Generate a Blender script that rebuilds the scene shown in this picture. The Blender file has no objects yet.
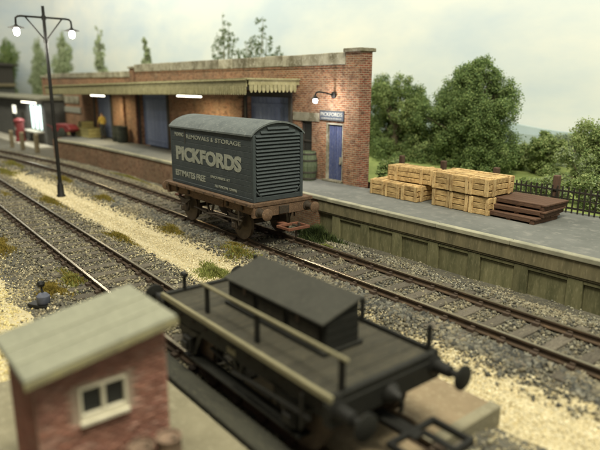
import bpy, bmesh, math, random
import numpy as np
from mathutils import Vector, Matrix, Euler
random.seed(7); RNG = np.random.default_rng(11)
S = bpy.context.scene
COL = S.collection

# ------------------------------------------------------------------ camera
CAM_F, PITCH, YAW, ROLL, CAM_H = 570.861, 13.833, 39.14, 0.281, 4.528
def setup_camera():
    a, p, r = (math.radians(v) for v in (YAW, PITCH, ROLL))
    fw = Vector((-math.cos(a)*math.cos(p), math.sin(a)*math.cos(p), -math.sin(p)))
    rt0 = Vector((math.sin(a), math.cos(a), 0)); up0 = rt0.cross(fw)
    rt = rt0*math.cos(r) + up0*math.sin(r); up = -rt0*math.sin(r) + up0*math.cos(r)
    cd = bpy.data.cameras.new('camera'); co = bpy.data.objects.new('camera', cd); COL.objects.link(co)
    m = Matrix.Identity(4)
    for i, v in enumerate((rt, up, -fw)):
        for j in range(3): m[j][i] = v[j]
    m.translation = Vector((0, 0, CAM_H)); co.matrix_world = m
    cd.sensor_fit = 'HORIZONTAL'; cd.sensor_width = 36; cd.lens = CAM_F/600*36
    cd.clip_start = 0.2; cd.clip_end = 600
    cd.dof.use_dof = True; cd.dof.focus_distance = 15.2; cd.dof.aperture_fstop = 0.27
    S.camera = co
setup_camera()
# ------------------------------------------------------------------ light
W = bpy.data.worlds.new('World'); S.world = W; W.use_nodes = True
bg = W.node_tree.nodes['Background']; bg.inputs[0].default_value = (1.0, .97, .86, 1); bg.inputs[1].default_value = .16
def area(name, loc, target, sx, sy, power, color):
    l = bpy.data.lights.new(name, 'AREA'); l.shape = 'RECTANGLE'; l.size = sx; l.size_y = sy; l.energy = power; l.color = color
    o = bpy.data.objects.new(name, l); COL.objects.link(o); o.location = loc
    o.rotation_euler = (Vector(target)-Vector(loc)).to_track_quat('-Z', 'Y').to_euler(); return o
area('ceiling_tube_light', (3, 1, 29), (-10, 9, 0), 14, 5, 12800, (1.0, .94, .74))
area('ceiling_tube_light', (-46, -2, 32), (-44, 10, 0), 16, 5, 10500, (1.0, .95, .76))
area('pelmet_strip_light', (-36, 16.5, 18.5), (-36, 25, 6), 110, 1.5, 7000, (1.0, .97, .86))
S.view_settings.view_transform = 'Standard'; S.view_settings.look = 'None'
S.view_settings.exposure = 0.08; S.view_settings.gamma = 1.0
S.render.engine = 'CYCLES'

# ------------------------------------------------------------------ materials
def nt(m):
    m.use_nodes = True; t = m.node_tree; return t, t.nodes, t.links, t.nodes['Principled BSDF']
def coords(n, l, rnd=True):
    tc = n.new('ShaderNodeTexCoord'); 
    if not rnd: return tc.outputs['Object']
    oi = n.new('ShaderNodeObjectInfo'); mu = n.new('ShaderNodeMath'); mu.operation = 'MULTIPLY'; mu.inputs[1].default_value = 57.3
    l.new(oi.outputs['Random'], mu.inputs[0]); ad = n.new('ShaderNodeVectorMath'); ad.operation = 'ADD'
    l.new(tc.outputs['Object'], ad.inputs[0]); l.new(mu.outputs[0], ad.inputs[1]); return ad.outputs[0]
def noise(n, l, vec, scale, detail=6, rough=.6, stretch=None):
    if stretch:
        mp = n.new('ShaderNodeMapping'); mp.inputs['Scale'].default_value = stretch; l.new(vec, mp.inputs['Vector']); vec = mp.outputs[0]
    t = n.new('ShaderNodeTexNoise'); t.inputs['Scale'].default_value = scale; t.inputs['Detail'].default_value = detail
    t.inputs['Roughness'].default_value = rough; l.new(vec, t.inputs['Vector']); return t.outputs['Fac']
def ramp(n, l, fac, stops):
    r = n.new('ShaderNodeValToRGB'); e = r.color_ramp.elements
    while len(e) < len(stops): e.new(.5)
    for k, (p, c) in enumerate(stops): e[k].position = p; e[k].color = (*c, 1) if len(c) == 3 else c
    l.new(fac, r.inputs[0]); return r.outputs[0]
def mix(n, l, fac, a, b, mode='MIX'):
    m = n.new('ShaderNodeMix'); m.data_type = 'RGBA'; m.blend_type = mode
    for s, v in ((m.inputs[0], fac), (m.inputs[6], a), (m.inputs[7], b)):
        if hasattr(v, 'links'): l.new(v, s)
        else: s.default_value = v if isinstance(v, float) else (*v, 1)
    return m.outputs[2]
def bump(n, l, b, h, strength, dist):
    u = n.new('ShaderNodeBump'); u.inputs['Strength'].default_value = strength; u.inputs['Distance'].default_value = dist
    l.new(h, u.inputs['Height']); l.new(u.outputs[0], b.inputs['Normal'])
MATS = {}
def mat(name, c1, c2=None, c3=None, rough=.75, scale=4., metal=0., bmp=.25, dist=.01, stretch=None, spec=.3, rnd=.12, lohi=(.3, .7)):
    """weathered surface: two tones over broad noise, third tone as fine blotches"""
    m = bpy.data.materials.new(name); t, n, l, b = nt(m)
    c2 = c2 or tuple(v*.72 for v in c1); v = coords(n, l)
    f1 = noise(n, l, v, scale, stretch=stretch); col = ramp(n, l, f1, [(lohi[0], c2), (lohi[1], c1)])
    f2 = noise(n, l, v, scale*5.3, 5, .7, stretch=stretch)
    if c3:
        col = mix(n, l, ramp(n, l, f2, [(.52, (0, 0, 0)), (.68, (1, 1, 1))]), col, c3)
    oi = n.new('ShaderNodeObjectInfo'); mr = n.new('ShaderNodeMapRange'); mr.inputs[3].default_value = 1-rnd; mr.inputs[4].default_value = 1+rnd
    l.new(oi.outputs['Random'], mr.inputs[0]); hs = n.new('ShaderNodeHueSaturation'); l.new(mr.outputs[0], hs.inputs['Value']); l.new(col, hs.inputs['Color'])
    l.new(hs.outputs[0], b.inputs['Base Color'])
    b.inputs['Roughness'].default_value = rough; b.inputs['Metallic'].default_value = metal; b.inputs['Specular IOR Level'].default_value = spec
    if bmp: bump(n, l, b, f2, bmp, dist)
    MATS[name] = m; return m
def attr_mat(name, rough=.9, trans=0, scale=None):
    m = bpy.data.materials.new(name); t, n, l, b = nt(m)
    a = n.new('ShaderNodeAttribute'); a.attribute_name = 'Col'; col = a.outputs['Color']
    if scale:
        v = coords(n, l, False); f = noise(n, l, v, scale); col = mix(n, l, f, col, mix(n, l, .35, col, (.05, .05, .04)))
    l.new(col, b.inputs['Base Color']); b.inputs['Roughness'].default_value = rough; b.inputs['Specular IOR Level'].default_value = .15
    if trans:
        tr = n.new('ShaderNodeBsdfTranslucent'); l.new(col, tr.inputs[0]); ms = n.new('ShaderNodeMixShader'); ms.inputs[0].default_value = trans
        l.new(b.outputs[0], ms.inputs[1]); l.new(tr.outputs[0], ms.inputs[2]); l.new(ms.outputs[0], n['Material Output'].inputs[0])
    MATS[name] = m; return m
def brick_mat(name, axis, a, b_, c, mortar, bw=.23, bh=.078, msize=.012, soot=(.10, .085, .06), sootamt=.5):
    m = bpy.data.materials.new(name); t, n, l, b = nt(m)
    v = coords(n, l, False); sp = n.new('ShaderNodeSeparateXYZ'); l.new(v, sp.inputs[0]); cb = n.new('ShaderNodeCombineXYZ')
    l.new(sp.outputs[axis], cb.inputs[0]); l.new(sp.outputs[2], cb.inputs[1])
    br = n.new('ShaderNodeTexBrick'); l.new(cb.outputs[0], br.inputs['Vector'])
    br.inputs['Scale'].default_value = 1; br.inputs['Brick Width'].default_value = bw; br.inputs['Row Height'].default_value = bh
    br.inputs['Mortar Size'].default_value = msize; br.inputs['Mortar Smooth'].default_value = .2; br.inputs['Bias'].default_value = -.1
    br.inputs['Color1'].default_value = (*a, 1); br.inputs['Color2'].default_value = (*b_, 1); br.inputs['Mortar'].default_value = (*mortar, 1)
    f1 = noise(n, l, v, 9., 3, .6, stretch=(1, 1, 3)); col = mix(n, l, ramp(n, l, f1, [(.5, (0, 0, 0)), (.62, (1, 1, 1))]), br.outputs['Color'], mix(n, l, br.outputs['Fac'], c, mortar))
    f2 = noise(n, l, v, .55, 7, .65); col = mix(n, l, ramp(n, l, f2, [(.42, (0, 0, 0)), (.75, (sootamt,)*3)]), col, soot)
    f4 = noise(n, l, v, 3.6, 4, .75, stretch=(1, 1, 1.8)); col = mix(n, l, ramp(n, l, f4, [(.38, (.55,)*3), (.52, (0, 0, 0))]), col, tuple(q*.36 for q in b_))
    f5 = noise(n, l, v, 1.3, 6, .6, stretch=(2.2, 2.2, .35)); col = mix(n, l, ramp(n, l, f5, [(.56, (0, 0, 0)), (.76, (.45,)*3)]), col, soot)
    f3 = noise(n, l, v, 2.2, 7, .7); col = mix(n, l, ramp(n, l, f3, [(.58, (0, 0, 0)), (.8, (.55,)*3)]), col, (.45, .38, .27))
    l.new(col, b.inputs['Base Color']); b.inputs['Roughness'].default_value = .88; b.inputs['Specular IOR Level'].default_value = .2
    inv = n.new('ShaderNodeMath'); inv.operation = 'SUBTRACT'; inv.inputs[0].default_value = 1; l.new(br.outputs['Fac'], inv.inputs[1])
    bump(n, l, b, inv.outputs[0], .7, .012); MATS[name] = m; return m
def emit_mat(name, col, strength):
    m = bpy.data.materials.new(name); t, n, l, b = nt(m)
    b.inputs['Base Color'].default_value = (*col, 1); b.inputs['Emission Color'].default_value = (*col, 1); b.inputs['Emission Strength'].default_value = strength
    MATS[name] = m; return m
def glass_mat(name, col, rough=.08):
    m = bpy.data.materials.new(name); t, n, l, b = nt(m)
    b.inputs['Base Color'].default_value = (*col, 1); b.inputs['Roughness'].default_value = rough; b.inputs['Specular IOR Level'].default_value = .6
    MATS[name] = m; return m

brick_mat('brick_x', 0, (.34, .125, .065), (.16, .06, .038), (.43, .225, .11), (.38, .30, .20), msize=.015, sootamt=.65)
brick_mat('brick_y', 1, (.27, .065, .042), (.11, .038, .028), (.33, .11, .06), (.35, .27, .19), msize=.015)
brick_mat('dock_brick', 0, (.24, .10, .055), (.17, .075, .045), (.30, .16, .085), (.22, .19, .13), msize=.016, soot=(.07, .065, .04), sootamt=.7)
brick_mat('hut_brick_x', 0, (.30, .07, .05), (.22, .055, .04), (.33, .12, .08), (.30, .2, .15), bw=.115, bh=.038, msize=.006)
mat('coping_stone', (.40, .38, .29), (.15, .135, .085), (.46, .44, .36), scale=1.3, bmp=.4, rnd=.2, lohi=(.38, .62))
mat('tarmac', (.18, .185, .172), (.125, .132, .122), (.215, .215, .195), rough=.97, scale=.6, bmp=.5, dist=.012, lohi=(.35, .65))
mat('platform_edge', (.36, .345, .25), (.20, .20, .15), (.26, .26, .19), scale=2.2, bmp=.4)
mat('platform_concrete', (.18, .158, .09), (.105, .096, .055), (.235, .205, .125), scale=1.6, bmp=.4, stretch=(2.2, 1, .45), lohi=(.36, .62))
mat('panel_concrete', (.17, .162, .085), (.095, .097, .048), (.225, .21, .12), scale=2.0, bmp=.45, stretch=(2.0, 1, .5), rnd=.25, lohi=(.34, .60))
mat('earth', (.115, .108, .085), (.065, .062, .05), (.20, .18, .125), rough=.95, scale=2.5, bmp=.8, dist=.03)
mat('sand', (.56, .49, .31), (.44, .38, .23), (.63, .57, .39), rough=.95, scale=3., bmp=.8, dist=.02)
mat('hut_mortar', (.46, .36, .28), (.34, .26, .20), rough=.95, scale=8)
mat('field_grass', (.20, .245, .075), (.13, .17, .05), (.25, .28, .10), rough=.95, scale=.8, bmp=.3)
mat('rail_rust', (.088, .060, .038), (.05, .036, .025), (.13, .082, .045), rough=.85, scale=3, bmp=.3, stretch=(.3, 1, 1))
mat('rail_head', (.50, .43, .31), (.30, .25, .17), rough=.27, metal=1., scale=2, bmp=.05, stretch=(.2, 1, 1))
mat('sleeper_wood', (.115, .10, .076), (.062, .054, .042), (.20, .18, .135), rough=.92, scale=6, bmp=.5, stretch=(3, .6, 1), rnd=.25)
mat('chair_iron', (.08, .056, .038), (.05, .036, .026), rough=.85, scale=8)
mat('container_grey', (.044, .056, .061), (.031, .041, .046), (.058, .070, .073), rough=.62, scale=2.5, bmp=.2, rnd=.05)
mat('louvre_grey', (.050, .063, .066), (.038, .048, .052), (.058, .071, .074), rough=.6, scale=3, bmp=.15, rnd=.06)
mat('container_roof', (.125, .142, .140), (.08, .094, .096), (.155, .172, .165), rough=.85, scale=2, bmp=.25)
mat('letter_cream', (.34, .355, .30), (.22, .235, .20), (.13, .15, .135), rough=.8, scale=7, bmp=.1, rnd=.03)
mat('wagon_brown', (.145, .088, .052), (.078, .05, .032), (.215, .15, .098), rough=.85, scale=4, bmp=.35, stretch=(.5, 1.5, 1.5))
mat('coupling_rust', (.19, .078, .045), (.11, .047, .03), (.16, .085, .055), rough=.8, scale=8)
mat('underframe', (.052, .040, .028), (.03, .025, .02), (.09, .06, .035), rough=.85, scale=6)
mat('wheel_rim', (.13, .10, .07), (.08, .06, .045), rough=.6, metal=.4, scale=6)
mat('black_wagon', (.015, .0155, .0125), (.009, .0095, .0075), (.026, .024, .018), rough=.7, scale=5, bmp=.25, stretch=(.5, 2, 1))
mat('black_deck', (.055, .051, .036), (.033, .032, .024), (.085, .072, .046), rough=.85, scale=4, bmp=.3, stretch=(2.5, .4, 1))
mat('black_iron', (.014, .014, .012), (.009, .009, .008), rough=.55, scale=5)
mat('toolbox_roof', (.050, .050, .040), (.037, .037, .030), (.063, .061, .048), rough=.85, scale=3, bmp=.2)
mat('pale_timber', (.23, .21, .125), (.14, .13, .08), (.27, .25, .16), rough=.85, scale=6, stretch=(.4, 3, 3))
mat('crate_wood', (.52, .36, .16), (.24, .145, .055), (.61, .46, .25), rough=.85, scale=5, bmp=.7, stretch=(.8, 2.2, 2.2), rnd=.22, lohi=(.36, .58))
mat('crate_batten', (.57, .41, .195), (.29, .175, .068), (.66, .52, .30), rough=.85, scale=5, bmp=.7, stretch=(2.2, 2.2, .8), rnd=.22, lohi=(.36, .58))
mat('crate_inner', (.20, .115, .042), (.13, .075, .028), rough=.9, scale=4)
mat('pale_crate', (.40, .36, .15), (.28, .25, .1), rough=.85, scale=4)
mat('pallet_wood', (.115, .062, .038), (.075, .042, .028), (.16, .09, .05), rough=.75, scale=4, stretch=(.5, 3, 2), rnd=.2)
mat('fence_iron', (.034, .028, .02), (.02, .018, .014), rough=.7, scale=6)
mat('post_wood', (.115, .068, .045), (.07, .045, .032), (.17, .11, .08), rough=.85, scale=6, stretch=(3, 3, .5))
mat('fence_post_wood', (.24, .20, .12), (.15, .125, .08), rough=.85, scale=6)
mat('door_blue', (.085, .11, .235), (.05, .065, .15), (.23, .24, .29), rough=.75, scale=3, stretch=(4, 4, .6), bmp=.3, rnd=.1)
mat('shutter_blue', (.22, .27, .41), (.15, .19, .32), (.29, .33, .44), rough=.8, scale=1.5, stretch=(3, 3, .6), bmp=.2, rnd=.08)
mat('frame_dark', (.06, .055, .045), (.04, .036, .03), rough=.7)
mat('frame_white', (.74, .70, .55), (.60, .56, .42), rough=.7, scale=8)
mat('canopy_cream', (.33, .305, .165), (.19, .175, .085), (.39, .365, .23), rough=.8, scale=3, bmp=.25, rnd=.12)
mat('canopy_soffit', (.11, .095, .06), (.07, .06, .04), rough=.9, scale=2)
mat('soffit_light', (.34, .31, .2), (.25, .22, .14), rough=.9, scale=2)
mat('iron_brown', (.10, .045, .035), (.06, .03, .025), rough=.7)
mat('sign_navy', (.055, .07, .095), (.04, .05, .07), (.08, .095, .115), rough=.6, scale=5)
mat('sign_pale', (.36, .36, .31), (.27, .27, .22), rough=.7)
mat('barrel_green', (.12, .15, .085), (.07, .095, .055), (.19, .21, .14), rough=.6, scale=5, stretch=(3, 3, .6))
mat('drum_dark', (.05, .06, .045), (.03, .035, .03), rough=.6)
mat('rust_drum', (.25, .17, .12), (.13, .085, .06), (.34, .29, .22), rough=.7, scale=9)
mat('hut_roof_felt', (.27, .275, .205), (.215, .22, .165), (.31, .315, .24), rough=.9, scale=3, bmp=.35)
mat('roof_edge', (.34, .32, .18), (.22, .2, .12), (.40, .36, .16), rough=.85, scale=4)
mat('slab_concrete', (.235, .215, .145), (.18, .165, .11), (.27, .25, .175), rough=.92, scale=2, bmp=.35)
mat('slab_brown', (.26, .20, .125), (.20, .155, .095), (.30, .25, .16), rough=.92, scale=2, bmp=.3)
mat('dark_board', (.05, .05, .037), (.03, .03, .024), (.075, .072, .05), rough=.9, scale=3, stretch=(.4, 2, 1))
mat('house_grey', (.12, .12, .11), (.08, .08, .075), rough=.9, scale=2)
mat('house_roof', (.20, .195, .14), (.13, .125, .09), rough=.9, scale=2)
mat('pavement', (.46, .44, .37), (.36, .34, .28), rough=.9, scale=1)
mat('red_paint', (.20, .035, .035), (.13, .025, .025), rough=.5, scale=3)
mat('skin', (.45, .28, .19), rough=.6); mat('yellow_cloth', (.42, .31, .07), (.33, .24, .05), rough=.9); mat('dark_cloth', (.045, .05, .05), rough=.9); mat('hair', (.06, .04, .025), rough=.9)
mat('bark', (.13, .105, .07), (.08, .065, .045), rough=.95, scale=5)
mat('pale_bark', (.25, .25, .18), (.2, .2, .14), rough=.95, scale=5)
mat('lever_grey', (.13, .14, .19), (.08, .09, .12), rough=.6, scale=6)
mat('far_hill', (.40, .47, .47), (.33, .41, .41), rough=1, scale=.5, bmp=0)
emit_mat('bulb', (1, .97, .90), 9); emit_mat('tube', (1, .94, .74), 4); emit_mat('lit_pane', (.80, 1, .97), .9); emit_mat('lit_sign', (1, .98, .8), 1.6)
glass_mat('dark_glass', (.03, .032, .03)); 
attr_mat('stone', .92); attr_mat('grain', .95); attr_mat('leaf', .75, .38); attr_mat('blade', .85, .25); attr_mat('brick_piece', .9, 0, 7.)

# ------------------------------------------------------------------ builders
def link(o, parent=None):
    COL.objects.link(o)
    if parent is not None: o.parent = parent
    return o
def tag(o, label, cat, group=None):
    o['label'] = label; o['category'] = cat
    if group: o['group'] = group
    return o
def thing(name, label, cat, loc=(0, 0, 0), rz=0., group=None):
    o = bpy.data.objects.new(name, None); link(o); o.location = loc; o.rotation_euler = (0, 0, rz); o.empty_display_size = .2
    return tag(o, label, cat, group)
def copy_tree(o, parent=None):
    c = o.copy(); COL.objects.link(c); c.parent = parent
    for ch in list(o.children): copy_tree(ch, c)
    return c
def rebase(T, loc):
    """put a thing's Empty at its base, leaving the parts where they are"""
    for ch in T.children: ch.location = Vector(ch.location)-Vector(loc)
    T.location = loc
class MB:
    def __init__(s): s.v = []; s.f = []; s.mi = []
    def add(s, v, f, mi=0):
        k = len(s.v); s.v += [tuple(p) for p in v]; s.f += [tuple(i+k for i in q) for q in f]; s.mi += [mi]*len(f); return s
    def box(s, x0, x1, y0, y1, z0, z1, mi=0):
        v = [(x, y, z) for z in (z0, z1) for y in (y0, y1) for x in (x0, x1)]
        return s.add(v, [(0, 2, 3, 1), (4, 5, 7, 6), (0, 1, 5, 4), (2, 6, 7, 3), (0, 4, 6, 2), (1, 3, 7, 5)], mi)
    def tube(s, pts, r, n=8, mi=0, cap=True):
        P = [Vector(p) for p in pts]; R = r if isinstance(r, (list, tuple)) else [r]*len(P); rings = []; prev = None
        for i, p in enumerate(P):
            d = (P[min(i+1, len(P)-1)]-P[max(i-1, 0)]).normalized()
            a = prev - d*prev.dot(d) if prev is not None else (Vector((0, 0, 1)).cross(d) if abs(d.z) < .9 else Vector((1, 0, 0)).cross(d))
            a.normalize(); prev = a; b = d.cross(a)
            rings.append([p + (a*math.cos(2*math.pi*k/n) + b*math.sin(2*math.pi*k/n))*R[i] for k in range(n)])
        v = [q for rg in rings for q in rg]; f = []
        for i in range(len(P)-1):
            for k in range(n): f.append((i*n+k, i*n+(k+1) % n, (i+1)*n+(k+1) % n, (i+1)*n+k))
        if cap: f += [tuple(range(n-1, -1, -1)), tuple((len(P)-1)*n+k for k in range(n))]
        return s.add(v, f, mi)
    def lathe(s, prof, n=16, axis='z', c=(0, 0, 0), mi=0):
        v = []; f = []
        for (r, h) in prof:
            for k in range(n):
                a = 2*math.pi*k/n; q = (r*math.cos(a), r*math.sin(a), h)
                if axis == 'y': q = (q[0], q[2], -q[1])
                if axis == 'x': q = (q[2], q[0], q[1])
                v.append((q[0]+c[0], q[1]+c[1], q[2]+c[2]))
        m = len(prof)
        for i in range(m-1):
            for k in range(n): f.append((i*n+k, i*n+(k+1) % n, (i+1)*n+(k+1) % n, (i+1)*n+k))
        f += [tuple(range(n-1, -1, -1)), tuple((m-1)*n+k for k in range(n))]
        return s.add(v, f, mi)
    def prism(s, poly, axis, a0, a1, mi=0):
        """extrude a 2D polygon (in the two other axes, in xyz order) along axis"""
        def p3(q, h): return {'x': (h, q[0], q[1]), 'y': (q[0], h, q[1]), 'z': (q[0], q[1], h)}[axis]
        n = len(poly); v = [p3(q, a0) for q in poly]+[p3(q, a1) for q in poly]
        f = [tuple(range(n)), tuple(range(2*n-1, n-1, -1))]+[((k+1) % n, k, n+k, n+(k+1) % n) for k in range(n)]
        return s.add(v, f, mi)
    def mesh(s, name, mats, smooth=False, bev=0., seg=1):
        me = bpy.data.meshes.new(name); me.from_pydata(s.v, [], s.f)
        for m in (mats if isinstance(mats, (list, tuple)) else [mats]): me.materials.append(MATS[m])
        if any(s.mi): me.polygons.foreach_set('material_index', s.mi)
        bm = bmesh.new(); bm.from_mesh(me); bmesh.ops.recalc_face_normals(bm, faces=bm.faces)
        if bev:
            ed = [e for e in bm.edges if len(e.link_faces) == 2 and e.calc_face_angle(0) > .6]
            bmesh.ops.bevel(bm, geom=ed, offset=bev, segments=seg, affect='EDGES', clamp_overlap=True)
        bm.to_mesh(me); bm.free()
        if smooth:
            me.polygons.foreach_set('use_smooth', [True]*len(me.polygons)); me.set_sharp_from_angle(angle=.7)
        return me
    def build(s, name, mats, parent=None, loc=(0, 0, 0), rot=(0, 0, 0), smooth=False, bev=0., seg=1, kind=None):
        o = bpy.data.objects.new(name, s.mesh(name, mats, smooth, bev, seg)); link(o, parent); o.location = loc; o.rotation_euler = rot
        if kind: o['kind'] = kind
        return o
_cache = {}
def piece(name, parent, m, loc, size, rot=(0, 0, 0), bev=0.):
    """one box-shaped piece centred at loc; alike pieces share mesh data"""
    key = (name, m, tuple(round(v, 4) for v in size), bev)
    if key not in _cache:
        x, y, z = (v/2 for v in size); _cache[key] = MB().box(-x, x, -y, y, -z, z).mesh(name, m, bev=bev)
    o = bpy.data.objects.new(name, _cache[key]); link(o, parent); o.location = loc; o.rotation_euler = rot; return o
def raw_mesh(name, V, F, m, col=None, smooth=False):
    """fast mesh from numpy arrays: V (n,3), F (m,k)"""
    me = bpy.data.meshes.new(name); V = np.asarray(V, np.float32); F = np.asarray(F, np.int32); k = F.shape[1]
    me.vertices.add(len(V)); me.vertices.foreach_set('co', V.ravel()); me.loops.add(F.size); me.loops.foreach_set('vertex_index', F.ravel())
    me.polygons.add(len(F)); me.polygons.foreach_set('loop_start', np.arange(0, F.size, k, dtype=np.int32)); me.polygons.foreach_set('loop_total', np.full(len(F), k, np.int32))
    me.materials.append(MATS[m])
    if col is not None:
        a = me.color_attributes.new('Col', 'FLOAT_COLOR', 'POINT'); c = np.ones((len(V), 4), np.float32); c[:, :3] = col; a.data.foreach_set('color', c.ravel())
    me.update(calc_edges=True); me.validate(); return me
def text_mesh(txt, size, offset=0., extrude=.004, width=None, height=None):
    cu = bpy.data.curves.new('txt', 'FONT'); cu.body = txt; cu.size = size; cu.offset = offset; cu.extrude = extrude; cu.align_x = 'LEFT'; cu.resolution_u = 3
    o = bpy.data.objects.new('txt', cu); COL.objects.link(o); dg = bpy.context.evaluated_depsgraph_get(); dg.update()
    me = bpy.data.meshes.new_from_object(o.evaluated_get(dg)); COL.objects.unlink(o); bpy.data.objects.remove(o); 
    co = np.empty(len(me.vertices)*3, np.float32); me.vertices.foreach_get('co', co); co = co.reshape(-1, 3)
    mn, mx = co.min(0), co.max(0); co[:, 0] -= mn[0]; co[:, 1] -= mn[1]
    if width: co[:, 0] *= width/(mx[0]-mn[0])
    if height: co[:, 1] *= height/(mx[1]-mn[1])
    me.vertices.foreach_set('co', co.ravel()); me.update(); return me
def lettering(parent, txt, loc, width, height, m, offset=.01, facing='-y', size=1.):
    me = text_mesh(txt, size, offset, .004, width, height); me.materials.clear(); me.materials.append(MATS[m]); me.name = 'lettering'
    o = bpy.data.objects.new('lettering', me); link(o, parent); o.location = loc; o.rotation_euler = (math.pi/2, 0, 0); return o

# ------------------------------------------------------------------ lie of the land
def y_main(x):
    x = np.asarray(x, float); return 9.918 - np.where(x < -27, .0055*(x+27)**2, 0)
def y_side(x):
    x = np.asarray(x, float); return 4.88 + np.where(x < -10, -.025*(x+10), 0)
def sstep(a, b, t): t = np.clip((t-a)/(b-a), 0, 1); return t*t*(3-2*t)
def bed(d): return 1-sstep(1.45, 2.15, np.abs(d))
def gz(x, y):
    x = np.asarray(x, float); y = np.asarray(y, float)
    b = np.maximum(bed(y-y_main(x)), bed(y-y_side(x)))
    und = .03*np.sin(x*.9+y*1.3)*np.sin(y*.7-x*.37)
    return -.36 + .155*b + und*(1-b)
def sheet(name, xs, ys, zf, m, kind='structure'):
    X, Y = np.meshgrid(xs, ys); Z = zf(X, Y); V = np.stack([X, Y, Z], -1).reshape(-1, 3); nx = len(xs); i = np.arange((len(ys)-1)*nx).reshape(len(ys)-1, nx)[:, :-1].ravel()
    F = np.stack([i, i+1, i+nx+1, i+nx], -1); me = raw_mesh(name, V, F, m); me.polygons.foreach_set('use_smooth', [True]*len(F))
    o = bpy.data.objects.new(name, me); link(o); o['kind'] = kind; return o
sheet('ground', np.concatenate([np.arange(-140, -60, 5), np.arange(-60, 12, .8)]), np.concatenate([np.arange(-30, 1, 3), np.arange(1.2, 13, .2), np.arange(13, 30, 2)]), gz, 'earth')
def field_z(x, y): return .62 + .13*(y-16.4) + .18*np.sin(x*.31+1.)*(y-16.4)/7
sheet('field', np.arange(-140, 20, 1.5), np.arange(16.75, 27, .6), field_z, 'field_grass')
# sky backdrop: a curved painted board behind the layout
def sky_board():
    pts = [(30, 26.0)] + [(-86+ -12*math.sin(t), 14+12*math.cos(t)) for t in np.linspace(0, math.pi/2, 14)] + [(-98, -34)]
    pts = [(30, 26), (0, 26), (-30, 26), (-60, 26)]+pts[1:]
    th = .3; mb = MB(); n = len(pts); v = []
    for k, (x, y) in enumerate(pts):
        a = pts[max(k-1, 0)]; b = pts[min(k+1, n-1)]; d = Vector((b[0]-a[0], b[1]-a[1])).normalized(); nx, ny = d.y, -d.x
        v += [(x, y, -1.), (x, y, 24.), (x+nx*th, y+ny*th, 24.), (x+nx*th, y+ny*th, -1.)]
    f = []
    for k in range(n-1):
        for j in range(4): f.append((k*4+j, (k+1)*4+j, (k+1)*4+(j+1) % 4, k*4+(j+1) % 4))
    mb.add(v, f); m = bpy.data.materials.new('sky_paper'); t, nn, l, b = nt(m); vec = coords(nn, l, False)
    f1 = noise(nn, l, vec, .075, 6, .6, stretch=(1, 1, 2.4)); c = ramp(nn, l, f1, [(.36, (.54, .62, .66)), (.50, (.64, .69, .675)), (.64, (.75, .76, .69))])
    l.new(c, b.inputs['Base Color']); b.inputs['Roughness'].default_value = .9; b.inputs['Specular IOR Level'].default_value = .1; MATS['sky_paper'] = m
    o = mb.build('sky', 'sky_paper', smooth=True); o['kind'] = 'structure'
sky_board()
def hills():
    for (y, z0, amp, ph, x0, x1, nm) in ((25.4, 2.9, .3, .3, -60, 16, 'hill'), (25.1, 2.45, .3, 2.1, -60, 16, 'hill')):
        xs = np.arange(x0, x1, .8); mb = MB(); top = [(x, z0+amp*math.sin(x*.19+ph)+.12*math.sin(x*.7+ph*3)) for x in xs]
        poly = [(xs[0], .2)]+top+[(xs[-1], .2)]; mb.prism(poly[::-1], 'y', y, y+.25); o = mb.build(nm, 'far_hill'); o['kind'] = 'structure'
hills()

# ------------------------------------------------------------------ stones
OCT = np.array([(1, 0, 0), (-1, 0, 0), (0, 1, 0), (0, -1, 0), (0, 0, 1), (0, 0, -1)], float)
OCF = np.array([(0, 2, 4), (2, 1, 4), (1, 3, 4), (3, 0, 4), (2, 0, 5), (1, 2, 5), (3, 1, 5), (0, 3, 5)])
CUB = np.array([(x, y, z) for z in (-.8, .8) for y in (-.8, .8) for x in (-.8, .8)], float)
CUF = np.array([(0, 2, 3, 1), (4, 5, 7, 6), (0, 1, 5, 4), (2, 6, 7, 3), (0, 4, 6, 2), (1, 3, 7, 5)])
def scatter(name, pts, size, colors, m, base='cub', flat=.7):
    n = len(pts); B, F = (CUB, CUF) if base == 'cub' else (OCT, OCF); k = len(B)
    sz = size[0] + (size[1]-size[0])*RNG.random(n)**1.6
    loc = B[None]*(.65+.7*RNG.random((n, k, 1)))*np.stack([.7+.6*RNG.random(n), .7+.6*RNG.random(n), flat*(.7+.6*RNG.random(n))], -1)[:, None]
    q = RNG.normal(size=(n, 4)); q[:, 1:3] *= .6; q /= np.linalg.norm(q, axis=1, keepdims=True); w, x, y, z = q.T
    R = np.stack([np.stack([1-2*(y*y+z*z), 2*(x*y-z*w), 2*(x*z+y*w)], -1), np.stack([2*(x*y+z*w), 1-2*(x*x+z*z), 2*(y*z-x*w)], -1), np.stack([2*(x*z-y*w), 2*(y*z+x*w), 1-2*(x*x+y*y)], -1)], 1)
    V = np.einsum('nij,nkj->nki', R, loc)*(sz[:, None, None]/2) + pts[:, None]
    C = np.asarray(colors); c = C[RNG.integers(0, len(C), n)]*(.6+.8*RNG.random((n, 1)))
    if m == 'stone':
        g = np.sin(pts[:, 0]*1.7+np.sin(pts[:, 1]*2.1)*1.3)+np.sin(pts[:, 1]*3.1+pts[:, 0]*.6)+.9*RNG.normal(size=n); dust = (np.clip((g-.2)*.45, 0, .7))[:, None]; c = c*(1-dust)+np.array([.33, .29, .19])*dust*(.5+.7*RNG.random((n, 1)))
    me = raw_mesh(name, V.reshape(-1, 3), (F[None]+k*np.arange(n)[:, None, None]).reshape(-1, F.shape[1]), m, np.repeat(c, k, 0))
    o = bpy.data.objects.new(name, me); link(o); o['kind'] = 'stuff'; return o
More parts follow.
